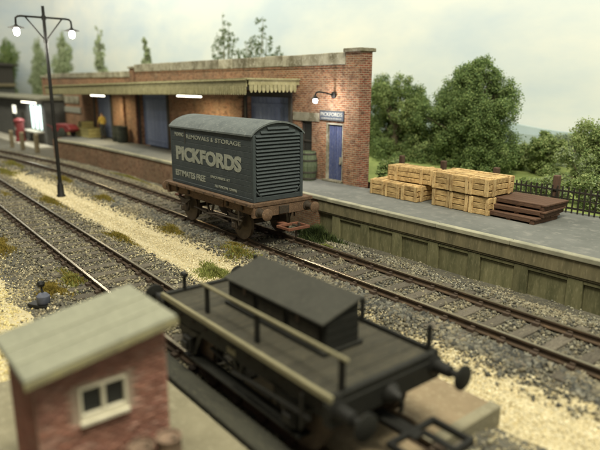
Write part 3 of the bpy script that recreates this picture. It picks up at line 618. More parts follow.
def container():
    X0, X1, Y0, Y1, Z0, Z1 = -18.05, -13.15, 8.98, 10.78, 1.255, 3.16
    T = thing('freight_container', 'dark grey removals container with pale roof and louvred end on the brown wagon', 'container', (X0, Y0, Z0)); L = X1-X0; w = Y1-Y0; h = Z1-Z0
    piece('core', T, 'container_grey', (L/2, w/2, h/2), (L-.10, w-.10, h-.01))
    n = 11; ph = (h-.10)/n
    for y, s in ((.025, -1), (w-.025, 1)):
        for k in range(n): piece('side_plank', T, 'container_grey', (L/2, y, .10+ph*(k+.5)), (L-.12, .05, ph-.008), bev=.005)
        piece('bottom_rail', T, 'container_grey', (L/2, y+s*.006, .05), (L, .06, .10), bev=.008)
        for x in (.04, L-.04): piece('corner_post', T, 'container_grey', (x, y, h/2+.05), (.08, .062, h-.10), bev=.008)
    for x in (1.0,): piece('door_strip', T, 'frame_dark', (x, -.006, h-.32), (.03, .02, .42))
    # curved roof
    m = 14; prof = []
    rise = .36
    for k in range(m+1):
        t = k/m; yy = -.05+(w+.1)*t; prof.append((yy, h+rise*(1-(2*t-1)**2)**.8*1.0))
    poly = prof+[(yy, z-.05) for yy, z in prof[::-1]]
    MB().prism(poly, 'x', -.03, L+.04).build('roof', 'container_roof', T, smooth=True)
    poly2 = [(w-.03, h-.02), (.03, h-.02)]+[(max(.03, min(w-.03, yy)), z-.045) for yy, z in prof[1:-1]]
    for x in (.02, L-.075): MB().prism(poly2, 'x', x, x+.055).build('end_gable', 'louvre_grey', T)
    # louvred end: frame posts, then one slat per louvre
    for x, d in ((L, 1), (0, -1)):
        for yy in (.05, w-.05): piece('end_post', T, 'louvre_grey', (x+d*.0, yy, h/2), (.07, .10, h), bev=.01)
        piece('end_sill', T, 'louvre_grey', (x-d*.005, w/2, .07), (.06, w-.2, .14), bev=.01)
        if d == 1:
            ns = 17; pz = (h-.16)/ns*1.0
            for k in range(ns):
                ww = w-.24 if k > 1 else w-.46+.1*k
                piece('louvre', T, 'louvre_grey', (x+.012, w/2, .20+pz*k+.02), (.022, ww, pz*.80), (0, math.radians(-38), 0), .004)
            for k in range(2): piece('louvre', T, 'louvre_grey', (x+.012, w/2, .20+pz*(ns+k)+.02), (.022, (w*.68, w*.42)[k], pz*.80), (0, math.radians(-38), 0), .004)
            for s, yy in ((1, .2), (-1, w-.2)): piece('corner_gusset', T, 'louvre_grey', (x+.01, yy, .22), (.03, .05, .34), (s*math.radians(45), 0, 0), .005)
    lettering(T, 'PICKFORDS', (.34, -.004, 2.04-Z0), 4.0, .47, 'letter_cream', .05)
    lettering(T, 'MOVING', (.30, -.004, 2.83-Z0), .60, .13, 'letter_cream', .01); lettering(T, 'REMOVALS', (1.10, -.004, 2.80-Z0), 1.45, .13, 'letter_cream', .01); lettering(T, '&', (2.66, -.004, 2.80-Z0), .13, .13, 'letter_cream', .01); lettering(T, 'STORAGE', (2.92, -.004, 2.80-Z0), 1.4, .13, 'letter_cream', .01)
    lettering(T, 'ESTIMATES FREE', (.26, -.004, 1.50-Z0), 2.0, .20, 'letter_cream', .02)
    lettering(T, 'ENQUIRIES AT', (2.60, -.004, 1.68-Z0), 1.12, .09, 'letter_cream', .01)
    lettering(T, 'ALL PRINCIPAL TOWNS', (2.82, -.004, 1.43-Z0), 1.25, .085, 'letter_cream', .01)
container()
# ------------------------------------------------------------------ foreground wagon with toolbox
def match_wagon():
    yc = 4.88; T = thing('flat_wagon', 'weathered black flat wagon with handrail in the foreground, carrying a long toolbox', 'wagon', (-6.36, yc, 0))
    x0, x1, w = -2.16, 2.12, .99; D = 1.06
    n = 13; L = (x1-x0)/n
    for k in range(n): piece('deck_plank', T, 'black_deck', (x0+L*(k+.5), 0, D-.03), (L-.008, 2*w-.2, .06), bev=.005)
    for s in (-1, 1):
        piece('edge_timber', T, 'pale_timber' if s < 0 else 'black_wagon', ((x0+x1)/2, s*(w-.045), D+.005), (x1-x0, .06, .09), bev=.01)
        piece('solebar', T, 'black_wagon', ((x0+x1)/2, s*.86, .86), (x1-x0-.1, .10, .28), bev=.012)
    for d, x in ((-1, x0), (1, x1)):
        piece('headstock', T, 'black_wagon', (x-d*.05, 0, .86), (.14, 2*w, .30), bev=.015); piece('end_timber', T, 'black_wagon', (x-d*.04, 0, D), (.09, 2*w-.18, .09), bev=.01)
        for s in (-1, 1): buffer(T, x, s*.87, .93, d, 'black_iron', 'black_wagon', .46)
        c = bpy.data.objects.new('coupling', None); link(c, T); c.location = (x+d*.05, 0, .48)
        piece('shank', c, 'black_iron', (d*.12, 0, 0), (.7, .2, .05), bev=.01)
        for s in (-1, 1): piece('side_arm', c, 'black_iron', (d*.60, s*.4, 0), (.56, .06, .09), bev=.012)
        piece('front_bar', c, 'black_iron', (d*.90, 0, 0), (.06, .86, .1), bev=.012); piece('rear_bar', c, 'black_iron', (d*.34, 0, 0), (.07, .86, .08), bev=.012)
        piece('hook', c, 'black_iron', (d*.7, .05, .05), (.46, .08, .07), bev=.02)
        MB().tube([(x+d*.02, .1, .82), (x+d*.10, .1, .80), (x+d*.14, .1, .7), (x+d*.12, .1, .58)], .03, 6).build('brake_hose', 'black_iron', T, smooth=True)
        MB().lathe([(.13, 0), (.14, d*.05), (.08, d*.12), (.04, d*.2)], 12, 'x', (x, 0, .84)).build('draw_hook', 'black_iron', T, smooth=True)
    for s in (-1, 1):
        for k in range(11): piece('bolt', T, 'underframe', (x0+.25+k*.378, s*.918, .90), (.045, .03, .045), bev=.008)
        for k in range(3): piece('number_plate', T, 'pale_timber', (-1.2+k*1.15, s*.916, .83), (.22, .016, .09)) if k == 1 else None
    # near handrail on posts
    h = bpy.data.objects.new('handrail', None); link(h, T); h.location = (0, -.76, D)
    piece('top_bar', h, 'pale_timber', (.50, 0, .455), (3.35, .045, .05), bev=.012)
    for x in (-1.0, .35, 2.05): piece('post', h, 'black_wagon', (x, .02, .22), (.09, .05, .44), bev=.01)
    for x in (-2.05, -.72, -.05, .75, 2.0): piece('stanchion', T, 'black_wagon', (x, .90, D+.19), (.07, .06, .40), bev=.012)
    MB().tube([(-2.1, -.55, D-.2), (-2.1, -.55, D+.30)], .035, 8).tube([(-2.17, -.55, D+.30), (-2.03, -.55, D+.30)], .045, 8).build('lamp_iron', 'black_iron', T, smooth=True)
    MB().box(-1.5, 1.5, -.93, -.70, .22, .26).box(-1.3, -1.25, -.9, -.75, .26, .9).box(1.25, 1.3, -.9, -.75, .26, .9).build('step_board', 'black_wagon', T, bev=.006)
    running_gear(T, (-1.36, 1.32), 0, .86, 'black_iron', solz=(.74, 1.0)); brake_gear(T, -1.36, 1.32, 0, .86, 'black_iron')
    MB().lathe([(.10, 0), (.16, .02), (.18, .2), (.14, .36), (.05, .38)], 12, 'x', (.1, -.5, .62)).build('brake_cylinder', 'black_iron', T, smooth=True)
    # toolbox
    B = thing('toolbox', 'long dark grey toolbox with sloping lid on the foreground wagon', 'toolbox', (-7.47, 4.60, D))
    Lx, Wy = 2.34, .62; 
    MB().prism([(0, 0), (Wy, 0), (Wy, .64), (0, .46)], 'x', 0, Lx).build('body', 'black_wagon', B, bev=.008)
    MB().prism([(-.07, .437), (Wy+.04, .655), (Wy+.04, .69), (-.07, .472)], 'x', -.035, Lx+.035).build('lid', 'toolbox_roof', B, bev=.008)
    for k in range(3): piece('front_panel', B, 'black_deck', (.42+k*.75, -.012, .22), (.62, .02, .30), bev=.006)
    for k in range(4): piece('end_board', B, 'black_wagon', (Lx+.008, Wy/2, .07+.115*k), (.016, Wy-.03, .105), bev=.004)
    piece('plinth', B, 'black_wagon', (Lx/2, Wy/2, .03), (Lx+.10, Wy+.10, .06), bev=.008)
    for k in (.5, 1.8): piece('hasp', B, 'wheel_rim', (k, -.02, .36), (.08, .03, .12), bev=.008)
match_wagon()
# ------------------------------------------------------------------ hut and the hard standing
def slabs():
    o = MB().box(-9.4, -3.95, -1., 3.62, -.40, -.10).build('concrete_apron', 'slab_concrete', bev=.02); o['kind'] = 'structure'
    o = MB().box(-7.2, -3.95, 5.72, 7.0, -.34, -.03).build('concrete_crossing', 'slab_brown', bev=.025); o['kind'] = 'structure'
    o = MB().box(-4.12, -3.93, 5.70, 7.02, -.34, -.012).build('crossing_kerb', 'slab_concrete', bev=.02); o['kind'] = 'structure'
    tag(MB().box(-10.5, -4.2, 3.66, 4.02, -.34, -.06).build('walkway_board', 'dark_board', bev=.015), 'long dark timber board lying between the hut apron and the siding', 'board')
    o = MB().box(-6.9, -4.0, 4.40, 5.36, -.34, -.05).build('track_infill', 'slab_brown', bev=.02); o['kind'] = 'structure'
slabs()
def hut():
    x0, x1, y0, y1, zb = -6.66, -5.56, 1.16, 2.58, -.10
    T = thing('brick_hut', 'small red brick lineside hut with pale sloping roof in the foreground', 'hut', (x1, y0, zb)); W = y1-y0; Dp = x1-x0
    zL, zR = 1.72-zb, 1.94-zb
    def top(y): return zL+(zR-zL)*y/W
    wy0, wy1, wz0, wz1 = 1.58-y0, 2.10-y0, 1.08-zb, 1.46-zb     # window opening in the face towards +x
    core = MB(); face = MB()
    core.prism([(0, 0), (W, 0), (W, zR), (0, zL)], 'x', -Dp, -.16)
    for (a, b, c, d) in ((0, wy0, 0, None), (wy1, W, 0, None), (wy0, wy1, 0, wz0), (wy0, wy1, wz1, None)):
        pl = [(a, c), (b, c), (b, d if d else top(b)), (a, d if d else top(a))]; core.prism(pl, 'x', -.16, -.03); face.prism(pl, 'x', -.03, -.012)
    core.build('wall_core', 'hut_brick_x', T); face.build('mortar_bed', 'hut_mortar', T)
    # every brick of the window face, one mesh (too small to pick apart)
    V = []; F = []; C = []; bw, bh, g = .118, .041, .010; row = 0; z = .002
    while z < zR:
        y = -(bw/2 if row % 2 else 0)
        while y < W:
            a, b = max(y, 0)+g/2, min(y+bw, W)-g/2; c, d = z+g/2, z+bh-g/2
            if b-a > .02 and d < min(top(a), top(b)) and not (b > wy0-.03 and a < wy1+.03 and d > wz0-.03 and c < wz1+.03):
                k = len(V); p = random.uniform(0, .007); q = .004
                V += [(-.014, a, c), (-.014, b, c), (-.014, b, d), (-.014, a, d), (p, a+q, c+q), (p, b-q, c+q), (p, b-q, d-q), (p, a+q, d-q)]
                F += [(k+4, k+5, k+6, k+7)]+[(k+i, k+(i+1) % 4, k+4+(i+1) % 4, k+4+i) for i in range(4)]
                base = random.choice([(.42, .20, .145), (.36, .165, .12), (.46, .235, .175), (.33, .155, .115), (.41, .195, .15), (.49, .28, .22)]); s = random.uniform(.8, 1.15); C += [tuple(v*s for v in base)]*8
            y += bw
        z += bh; row += 1
    o = bpy.data.objects.new('bricks', raw_mesh('bricks', V, F, 'brick_piece', np.array(C))); link(o, T); o['kind'] = 'stuff'
    MB().prism([(-.095, zL-.02), (W+.10, zR+.02), (W+.10, zR+.10), (-.095, zL+.06)], 'x', -Dp-.09, .11).build('roof', 'hut_roof_felt', T, bev=.012)
    MB().prism([(-.10, zL-.05), (W+.105, zR-.01), (W+.105, zR+.065), (-.10, zL+.025)], 'x', .112, .13).build('barge_board', 'roof_edge', T, bev=.004)
    ang = math.atan2(zR-zL+.04, W+.195)
    for xx in (-.28, -.68): piece('felt_seam', T, 'hut_roof_felt', (xx, W/2, (zL+zR)/2+.084), (.06, W+.18, .012), (ang, 0, 0), .003)
    Wn = bpy.data.objects.new('window', None); link(Wn, T); Wn.location = (-.03, (wy0+wy1)/2, wz0); ww, wh = wy1-wy0, wz1-wz0
    for s in (-1, 1): piece('frame', Wn, 'frame_white', (0, s*(ww/2-.016), wh/2), (.07, .032, wh), bev=.005)
    piece('mullion', Wn, 'frame_white', (0, 0, wh/2), (.06, .042, wh-.06), bev=.005)
    for z, t in ((.03, .06), (wh-.016, .032)): piece('frame', Wn, 'frame_white', (.002, 0, z), (.066, ww-.064, t), bev=.005)
    for s in (-1, 1): piece('pane', Wn, 'dark_glass', (-.02, s*(ww/4), wh/2), (.01, ww/2-.04, wh-.05))
    piece('sill', Wn, 'frame_white', (.04, 0, -.025), (.07, ww+.02, .05), bev=.008)
hut()
def drum(loc, label, m='rust_drum', r=.14, h=.80, grp=None):
    T = thing('oil_drum', label, 'drum', loc, random.random(), grp)
    prof = [(r*.96, 0), (r, .02), (r, h*.32), (r*1.06, h*.34), (r, h*.36), (r, h*.64), (r*1.06, h*.66), (r, h*.68), (r, h-.03), (r*1.05, h-.015), (r*1.05, h), (r*.93, h), (r*.92, h-.03)]
    MB().lathe(prof, 22).build('shell', m, T, smooth=True)
    MB().lathe([(.025, h-.03), (.03, h-.005), (.02, h)], 8, 'z', (r*.5, 0, 0)).build('bung', 'wheel_rim', T, smooth=True)
    return T
drum((-5.33, 2.12, -.10), 'rusty brown drum below the hut window, the left one of the pair'); drum((-5.30, 2.43, -.10), 'pale-topped rusty drum at the corner of the hut, the right one of the pair')
# ------------------------------------------------------------------ crates
def make_crate(L, W, H):
    """long crate, length along y; origin at base centre"""
    T = bpy.data.objects.new('wooden_crate', None); link(T); t = .03
    piece('core', T, 'crate_inner', (0, 0, H/2), (W-2*t, L-2*t, H-2*t-.01))
    ph = H/3
    for s in (-1, 1):
        for k in range(3):
            piece('end_slat', T, 'crate_wood', (random.uniform(-.004, .004), s*(L/2-t/2-.004), ph*(k+.5)), (W-.03, t, ph-random.choice((.014, .02, .03))), (random.uniform(-.04, .04), random.uniform(-.03, .03), 0), .012)
            piece('side_slat', T, 'crate_wood', (s*(W/2-t/2-.004), 0, ph*(k+.5)), (t, L-.03, ph-random.choice((.014, .02, .03))), (random.uniform(-.016, .016), random.uniform(-.05, .05), 0), .012)
        for e in (-1, 1):
            piece('end_batten', T, 'crate_batten', (e*(W/2-.07), s*(L/2+.008), H/2), (random.choice((.10, .12, .14)), .04, H-.012), (0, random.uniform(-.045, .045), 0), .013)
            piece('side_batten', T, 'crate_batten', (s*(W/2+.008), e*(L*.30), H/2), (.04, random.choice((.10, .12, .14)), H-.012), (random.uniform(-.04, .04), 0, 0), .013)
    n = 4; w = (W-.02)/n
    for k in range(n): piece('lid_slat', T, 'crate_wood', ((k+.5-n/2)*w, 0, H-t/2), (w-.018, L-.02, t), (0, 0, random.uniform(-.006, .006)), .008)
    for e in (-1, 1): piece('lid_batten', T, 'crate_batten', (0, e*L*.30, H+.008), (W-.03, .11, .026), (0, 0, random.uniform(-.02, .02)), .008)
    return T
def place_crates():
    W, L, H = .67, 1.25, .515
    stack = 'crates in the large stack'
    lab = {(0, 0): 'front left crate in the bottom layer of the large crate stack', (1, 0): 'front middle crate in the bottom layer of the large crate stack', (2, 0): 'front right crate in the bottom layer of the large crate stack, beside the pallets',
           (0, 1): 'front left crate in the top layer of the large crate stack', (1, 1): 'front middle crate in the top layer of the large crate stack', (2, 1): 'front right crate in the top layer of the large crate stack'}
    for (i, k), s in lab.items():
        T = make_crate(L, W, H); T.location = (-10.64+.685*i+(.02*k)+random.uniform(-.012, .012), 14.16+L/2+random.uniform(-.05, .05), PZ+k*(H+.028)+.002); T.rotation_euler = (random.uniform(-.004, .004), 0, random.uniform(-.035, .035)); tag(T, s, 'crate', stack)
    g = 'crates in the small stack'; W2, L2, H2 = .66, 1.1, .50
    for x, y, rz, s in ((-13.22, 14.66, .03, 'left crate in the bottom row of the small crate stack nearest the brick building'), (-12.48, 14.62, -.02, 'middle crate in the bottom row of the small crate stack'), (-11.76, 14.60, .02, 'right crate in the bottom row of the small crate stack')):
        T = make_crate(L2, W2, H2); T.location = (x, y, PZ+.002); T.rotation_euler = (0, 0, rz); tag(T, s, 'crate', g)
    T = make_crate(1.72, .62, .50); T.location = (-12.12, 14.72, PZ+H2+.026); T.rotation_euler = (0, 0, math.pi/2+.03); tag(T, 'single long crate lying lengthwise on top of the small crate stack', 'crate', g)
place_crates()
def pallet(loc, rz, label):
    T = thing('timber_pallet', label, 'pallet', loc, rz, 'dark brown pallets stacked beside the crates'); L, W = 1.65, 1.25; n = 5
    for k in range(n): piece('board', T, 'pallet_wood', (0, (k+.5-n/2)*W/n, .145), (L, W/n-.014, .05), (0, 0, random.uniform(-.004, .004)), .008)
    for s in (-1, 0, 1): piece('bearer', T, 'pallet_wood', (s*(L/2-.12), 0, .06), (.14, W-.04, .118), bev=.01)
    for s in (-1, 1): piece('edge_strip', T, 'pallet_wood', (0, s*(W/2-.02), .085), (L-.3, .035, .07), bev=.006)
pallet((-8.32, 14.84, PZ), -.03, 'bottom pallet of the dark brown stack beside the crates, on the platform'); pallet((-8.24, 15.02, PZ+.175), .05, 'middle pallet of the dark brown stack beside the crates'); pallet((-8.24, 15.12, PZ+.35), -.01, 'top pallet of the dark brown stack beside the crates')
# ------------------------------------------------------------------ fence
def fence():
    T = thing('iron_railing', 'black iron railing with timber posts along the back of the platform', 'fence', (-14.2, 16.5, PZ)); L = 17.0
    for z in (.62, .14): piece('rail', T, 'fence_iron', (L/2, 0, z), (L, .05, .055), bev=.008)
    piece('rail', T, 'fence_iron', (L/2, 0, .40), (L, .035, .03))
    k = 0; x = .12
    while x < 11.6:
        piece('bar', T, 'fence_iron', (x, -.035, .36), (.045, .035, .80), (0, random.uniform(-.03, .03), 0), .008); x += .165
    for x in (-.1, 1.82, 3.92, 5.95, 8.4, 10.6, 12.7):
        piece('post', T, 'post_wood', (x, .1, .51), (.18, .17, 1.06), (0, 0, random.uniform(-.1, .1)), .02)
fence()
def barrel(loc, label, m, h, r):
    T = thing('barrel', label, 'barrel', loc, .2); n = 16
    st = MB(); prof = [(r*.80, 0), (r*.93, h*.25), (r, h*.5), (r*.93, h*.75), (r*.80, h)]
    def P(rr, a, z): return (rr*math.cos(a), rr*math.sin(a), z)
    a0, a1 = -math.pi/n+.012, math.pi/n-.012; v = []; f = []
    for (rr, z) in prof: v += [P(rr, a0, z), P(rr, a1, z), P(rr-.04, a1, z), P(rr-.04, a0, z)]
    for k in range(len(prof)-1):
        for j in range(4): f.append((k*4+j, k*4+(j+1) % 4, k*4+4+(j+1) % 4, k*4+4+j))
    f += [(3, 2, 1, 0), tuple(4*(len(prof)-1)+j for j in range(4))]; me = MB().add(v, f).mesh('stave', m)
    for k in range(n):
        o = bpy.data.objects.new('stave', me); link(o, T); o.rotation_euler = (0, 0, 2*math.pi*k/n)
    for z, rr in ((h*.08, r*.86), (h*.3, r*.965), (h*.7, r*.965), (h*.92, r*.86)): MB().lathe([(rr-.03, z-.03), (rr+.006, z-.03), (rr+.006, z+.03), (rr-.03, z+.03)], 24).build('hoop', 'frame_dark', T, smooth=True)
    for z in (.05, h-.06): MB().lathe([(r*.79, z-.015), (r*.79, z+.015)], 20).build('head', m, T)
barrel((-16.98, 14.22, PZ), 'large green wooden barrel standing beside the small blue door', 'barrel_green', 1.12, .36)

# ------------------------------------------------------------------ things far along the dock
drum((-35.3, 14.25, PZ), 'dark drum on the loading dock beside the person, nearer the blue doors', 'drum_dark', .34, 1.0); drum((-36.2, 14.30, PZ), 'dark drum on the loading dock right next to the person', 'drum_dark', .34, 1.0)
def slat_box(loc, label, L, W, H, rz=0):
    T = thing('produce_box', label, 'box', loc, rz, 'pale boxes on the loading dock')
    piece('core', T, 'crate_inner', (0, 0, H/2), (L-.06, W-.06, H-.04))
    for k in range(3):
        for s in (-1, 1):
            piece('slat', T, 'pale_crate', (0, s*(W/2-.015), H/3*(k+.5)), (L, .03, H/3-.03)); piece('slat', T, 'pale_crate', (s*(L/2-.015), 0, H/3*(k+.5)), (.03, W-.07, H/3-.03))
        piece('slat', T, 'pale_crate', (0, (k-1)*W/3, H-.012), (L-.06, W/3-.03, .03))
slat_box((-43.0, 13.9, PZ), 'pale slatted box at the far end of the dock, left of its pair', 1.3, .9, .62); slat_box((-40.6, 14.0, PZ), 'pale slatted box on the dock under the far tube light', 2.2, 1.0, .62, .04); slat_box((-41.2, 14.0, PZ+.625), 'small pale slatted box lying on another pale box on the dock', 1.0, .8, .4, -.1)
def handcart():
    T = thing('handcart', 'red two-wheeled handcart at the far end of the dock', 'handcart', (-41.6, 12.75, PZ), .35)
    MB().prism([(-1.0, .35), (.75, .35), (.95, .55), (.6, .85), (-.6, .9), (-1.0, .6)], 'y', -.4, .4).build('body', 'red_paint', T, bev=.04)
    for s in (-1, 1): MB().lathe([(.06, -.03), (.30, -.03), (.33, -.02), (.33, .02), (.30, .03), (.06, .03)], 18, 'y', (.1, s*.45, .33)).build('wheel', 'drum_dark', T, smooth=True); MB().tube([(-.9, s*.3, .55), (-1.5, s*.3, .75), (-1.7, s*.3, .78)], .03, 6).build('handle', 'red_paint', T)
    for s in (-1, 1): piece('leg', T, 'drum_dark', (-.75, s*.3, .18), (.06, .06, .36))
handcart()
def person():
    T = thing('person', 'person in a yellow top and dark trousers standing on the loading dock', 'person', (-38.4, 14.15, PZ), -1.2)
    def skin(name, pts, edges, m, root=0):
        me = bpy.data.meshes.new(name); me.from_pydata([p[:3] for p in pts], edges, []); o = bpy.data.objects.new(name, me); link(o, T)
        md = o.modifiers.new('s', 'SKIN'); 
        for i, p in enumerate(pts): me.skin_vertices[0].data[i].radius = (p[3], p[4] if len(p) > 4 else p[3])
        me.skin_vertices[0].data[root].use_root = True; md.use_smooth_shade = True; sd = o.modifiers.new('d', 'SUBSURF'); sd.levels = 2; sd.render_levels = 2
        dg = bpy.context.evaluated_depsgraph_get(); dg.update(); m2 = bpy.data.meshes.new_from_object(o.evaluated_get(dg)); o.modifiers.clear(); o.data = m2; m2.materials.clear(); [m2.materials.append(MATS[k]) for k in m]; return o
    # 0 pelvis 1 waist 2 chest 3 neck 4 head 5 crown; 6.. arms; 12.. legs
    pts = [(0, 0, .93, .17, .12), (0, 0, 1.1, .15, .11), (0, .0, 1.35, .18, .12), (0, .0, 1.50, .06), (0, -.02, 1.62, .085, .10), (0, -.01, 1.72, .07, .085),
           (.2, 0, 1.42, .065), (.27, -.02, 1.15, .05), (.22, -.2, .98, .04), (.2, -.27, .96, .035), (-.2, 0, 1.42, .065), (-.28, .02, 1.14, .05), (-.27, -.06, .9, .04), (-.27, -.08, .82, .035),
           (.1, 0, .86, .10), (.12, -.02, .48, .07), (.13, .02, .10, .05), (.14, -.13, .04, .04), (-.1, 0, .86, .10), (-.13, .0, .48, .07), (-.16, .05, .10, .05), (-.18, -.1, .04, .04)]
    ed = [(0, 1), (1, 2), (2, 3), (3, 4), (4, 5), (2, 6), (6, 7), (7, 8), (8, 9), (2, 10), (10, 11), (11, 12), (12, 13), (0, 14), (14, 15), (15, 16), (16, 17), (0, 18), (18, 19), (19, 20), (20, 21)]
    o = skin('body', pts, ed, ['skin', 'yellow_cloth', 'dark_cloth', 'hair']); me = o.data
    for p in me.polygons:
        z = p.center.z; ax = abs(p.center.x); p.material_index = 2 if z < 1.0 and ax < .2 or z < .8 else (1 if z < 1.5 and not (z < 1.02 and ax >= .18) else (3 if z > 1.70 or (z > 1.6 and p.center.y > .02) else 0))
    MB().lathe([(.02, .0), (.035, -.02), (.02, -.05)], 6, 'y', (0, -.115, 1.63)).build('nose', 'skin', T)
person()
# small station house with a lit window, far left
def station_house():
    T = thing('station_house', 'low grey station house with a brightly lit window at the far left', 'house', (-62, 13.2, -.3))
    ops = [(3.2, 5.2, 1.0, 2.9), (9.3, 13.0, 1.05, 3.15)]; mb = MB(); cur = -6
    for a, b, c, d in ops: mb.box(cur, a, 0, 2.6, 0, 3.5); mb.box(a, b, 0, 2.6, 0, c); mb.box(a, b, 0, 2.6, d, 3.5); cur = b
    mb.box(cur, 14., 0, 2.6, 0, 3.5); mb.build('wall', 'house_grey', T)
    MB().prism([(-.5, 3.5), (3.1, 3.5), (3.1, 3.65), (1.3, 3.85), (-.5, 3.65)], 'x', -6.4, 14.3).build('roof', 'house_roof', T, bev=.02)
    for k, (a, b, c, d) in enumerate(ops):
        w = bpy.data.objects.new('window', None); link(w, T); w.location = ((a+b)/2, .12, c)
        if k == 0:
            piece('pane', w, 'dark_glass', (0, .04, (d-c)*.3), (b-a-.1, .03, (d-c)*.55)); piece('pane', w, 'lit_sign', (0, .04, (d-c)*.79), (b-a-.1, .03, (d-c)*.38))
        else:
            for j in range(3): piece('pane', w, 'lit_pane', ((j-1)*(b-a)/3, .04, (d-c)/2), ((b-a)/3-.12, .03, d-c-.1))
            for j in (-.5, .5): piece('mullion', w, 'frame_dark', (j*(b-a)/3, 0, (d-c)/2), (.14, .1, d-c))
            piece('sill', w, 'pavement', (0, -.35, -.06), (b-a+.6, .9, .12), bev=.02)
        for s in (-1, 1): piece('frame', w, 'frame_dark', (s*((b-a)/2-.03), 0, (d-c)/2), (.06, .12, d-c))
    piece('door', T, 'frame_dark', (7.4, -.02, 1.2), (1.1, .08, 2.4), bev=.02)
    MB().tube([(9, -.4, 3.3), (13.2, -.4, 3.3)], .05, 8).build('strip_lamp', 'tube', T)
    l = bpy.data.lights.new('window_glow', 'AREA'); l.shape = 'RECTANGLE'; l.size = 4; l.size_y = .3; l.energy = 90; l.color = (.95, 1, .95); lo = bpy.data.objects.new('window_glow', l); link(lo, T); lo.location = (11.2, -.5, 3.15)
station_house()
def pillar_box():
    T = thing('post_box', 'red pillar post box in front of the lit station house window', 'post box', (-52.0, 12.2, -.22))
    MB().lathe([(.42, 0), (.42, .2), (.36, .25), (.36, 1.6), (.44, 1.65), (.44, 1.75), (.3, 1.88), (.05, 1.95)], 18).build('body', 'red_paint', T, smooth=True); piece('slot', T, 'frame_dark', (.2, -.31, 1.42), (.3, .06, .05))
    piece('plate', T, 'sign_pale', (.1, -.35, 1.1), (.2, .03, .25))
pillar_box()
for k, (x, y, s) in enumerate(((-48.7, 10.75, 'weathered timber post at the far left trackside, leftmost of three'), (-46.6, 11.0, 'weathered timber post at the far left trackside, middle of three'), (-44.1, 11.35, 'weathered timber post at the far left trackside, nearest the platform'))):
    T = thing('timber_post', s, 'post', (x, y, -.36), .1*k, 'timber posts beside the far track'); piece('shaft', T, 'fence_post_wood', (0, 0, .62), (.30, .26, 1.25), bev=.03); MB().prism([(-.16, 0), (.16, 0), (0, .1)], 'y', -.13, .13).build('cap', 'fence_post_wood', T, loc=(0, 0, 1.25))
def signal_box():
    T = thing('signal_box', 'dark timber signal box with balcony at the left edge of the picture', 'signal box', (-88.5, 15.8, -.3))
    MB().box(-6, 4, 0, 4, 0, 4.4).build('lower_wall', 'house_grey', T); MB().box(-6.5, 4.6, -1.2, 4, 4.4, 4.75).build('balcony', 'fence_post_wood', T, bev=.03); MB().box(-6, 4, .1, 4, 4.75, 7.0).build('upper_wall', 'frame_dark', T)
    for k in range(5):
        w = bpy.data.objects.new('window', None); link(w, T); w.location = (-5.0+1.95*k, .06, 5.9); piece('pane', w, 'dark_glass', (0, 0, 0), (1.6, .04, 1.5))
        for s in (-1, 1): piece('frame', w, 'fence_post_wood', (s*.85, -.03, 0), (.12, .06, 1.7))
        for s in (-1, 1): piece('frame', w, 'fence_post_wood', (0, -.03, s*.8), (1.58, .06, .12))
    MB().prism([(-.8, 7.0), (4.6, 7.0), (4.6, 7.2), (1.9, 7.5), (-.8, 7.2)], 'x', -7, 4.5).build('roof', 'frame_dark', T)
signal_box()
def point_lever():
    T = thing('point_lever', 'small dark point lever beside the siding behind the hut', 'lever', (-12.9, 3.12, -.33), .5); T.scale = (.75, .75, .75)
    piece('base_board', T, 'black_iron', (0, 0, .05), (.9, .42, .1), bev=.015); MB().lathe([(.16, .1), (.19, .14), (.19, .34), (.12, .42), (.03, .44)], 14).build('lever_box', 'lever_grey', T, smooth=True)
    MB().tube([(0, 0, .4), (-.06, .03, .55), (-.08, .04, .66)], [.035, .03, .03], 8).build('handle', 'black_iron', T, smooth=True); MB().lathe([(.02, 0), (.10, .04), (.12, .12), (.08, .19), (.02, .21)], 12, 'z', (-.08, .04, .58)).build('counterweight', 'black_iron', T, smooth=True)
point_lever()
# ------------------------------------------------------------------ tufts of grass and moss
def tuft(x, y, rx, ry, h, cols, n, label, droop=.5):
    r = np.random.default_rng(int(abs(x*100)+abs(y*10))); rad = np.minimum(1.6, np.abs(r.normal(size=n))*.62); a = r.random(n)*2*math.pi; wob = 1+.35*np.sin(3*a+x)+.25*np.sin(5*a+y)
    px, py = rad*np.cos(a)*rx*wob, rad*np.sin(a)*ry*wob; hh = h*.6*np.clip(1-.5*rad, .2, 1)*(.3+.9*r.random(n)); th = r.random(n)*2*math.pi; w = .010+.014*r.random(n)
    lean = droop*(r.random((n, 2))-.5)*2; b = np.stack([px, py, gz(x+px, y+py)-float(gz(x, y))], -1); d = np.stack([np.cos(th)*w, np.sin(th)*w, 0*w], -1)
    mid = b+np.stack([lean[:, 0]*hh*.4, lean[:, 1]*hh*.4, hh*.6], -1); tip = b+np.stack([lean[:, 0]*hh, lean[:, 1]*hh, hh], -1)
    V = np.stack([b-d, b+d, mid+d*.7, mid-d*.7, tip], 1).reshape(-1, 3); F = np.concatenate([np.stack([5*np.arange(n), 5*np.arange(n)+1, 5*np.arange(n)+2], -1), np.stack([5*np.arange(n), 5*np.arange(n)+2, 5*np.arange(n)+3], -1), np.stack([5*np.arange(n)+3, 5*np.arange(n)+2, 5*np.arange(n)+4], -1)])
    c = np.asarray(cols)[r.integers(0, len(cols), n)]*(.7+.6*r.random((n, 1))); o = bpy.data.objects.new('grass_tuft', raw_mesh('grass_tuft', V, F, 'blade', np.repeat(c, 5, 0))); link(o); o.location = (x, y, float(gz(x, y)))
    tag(o, label, 'grass', 'tufts of scenic grass beside the tracks')
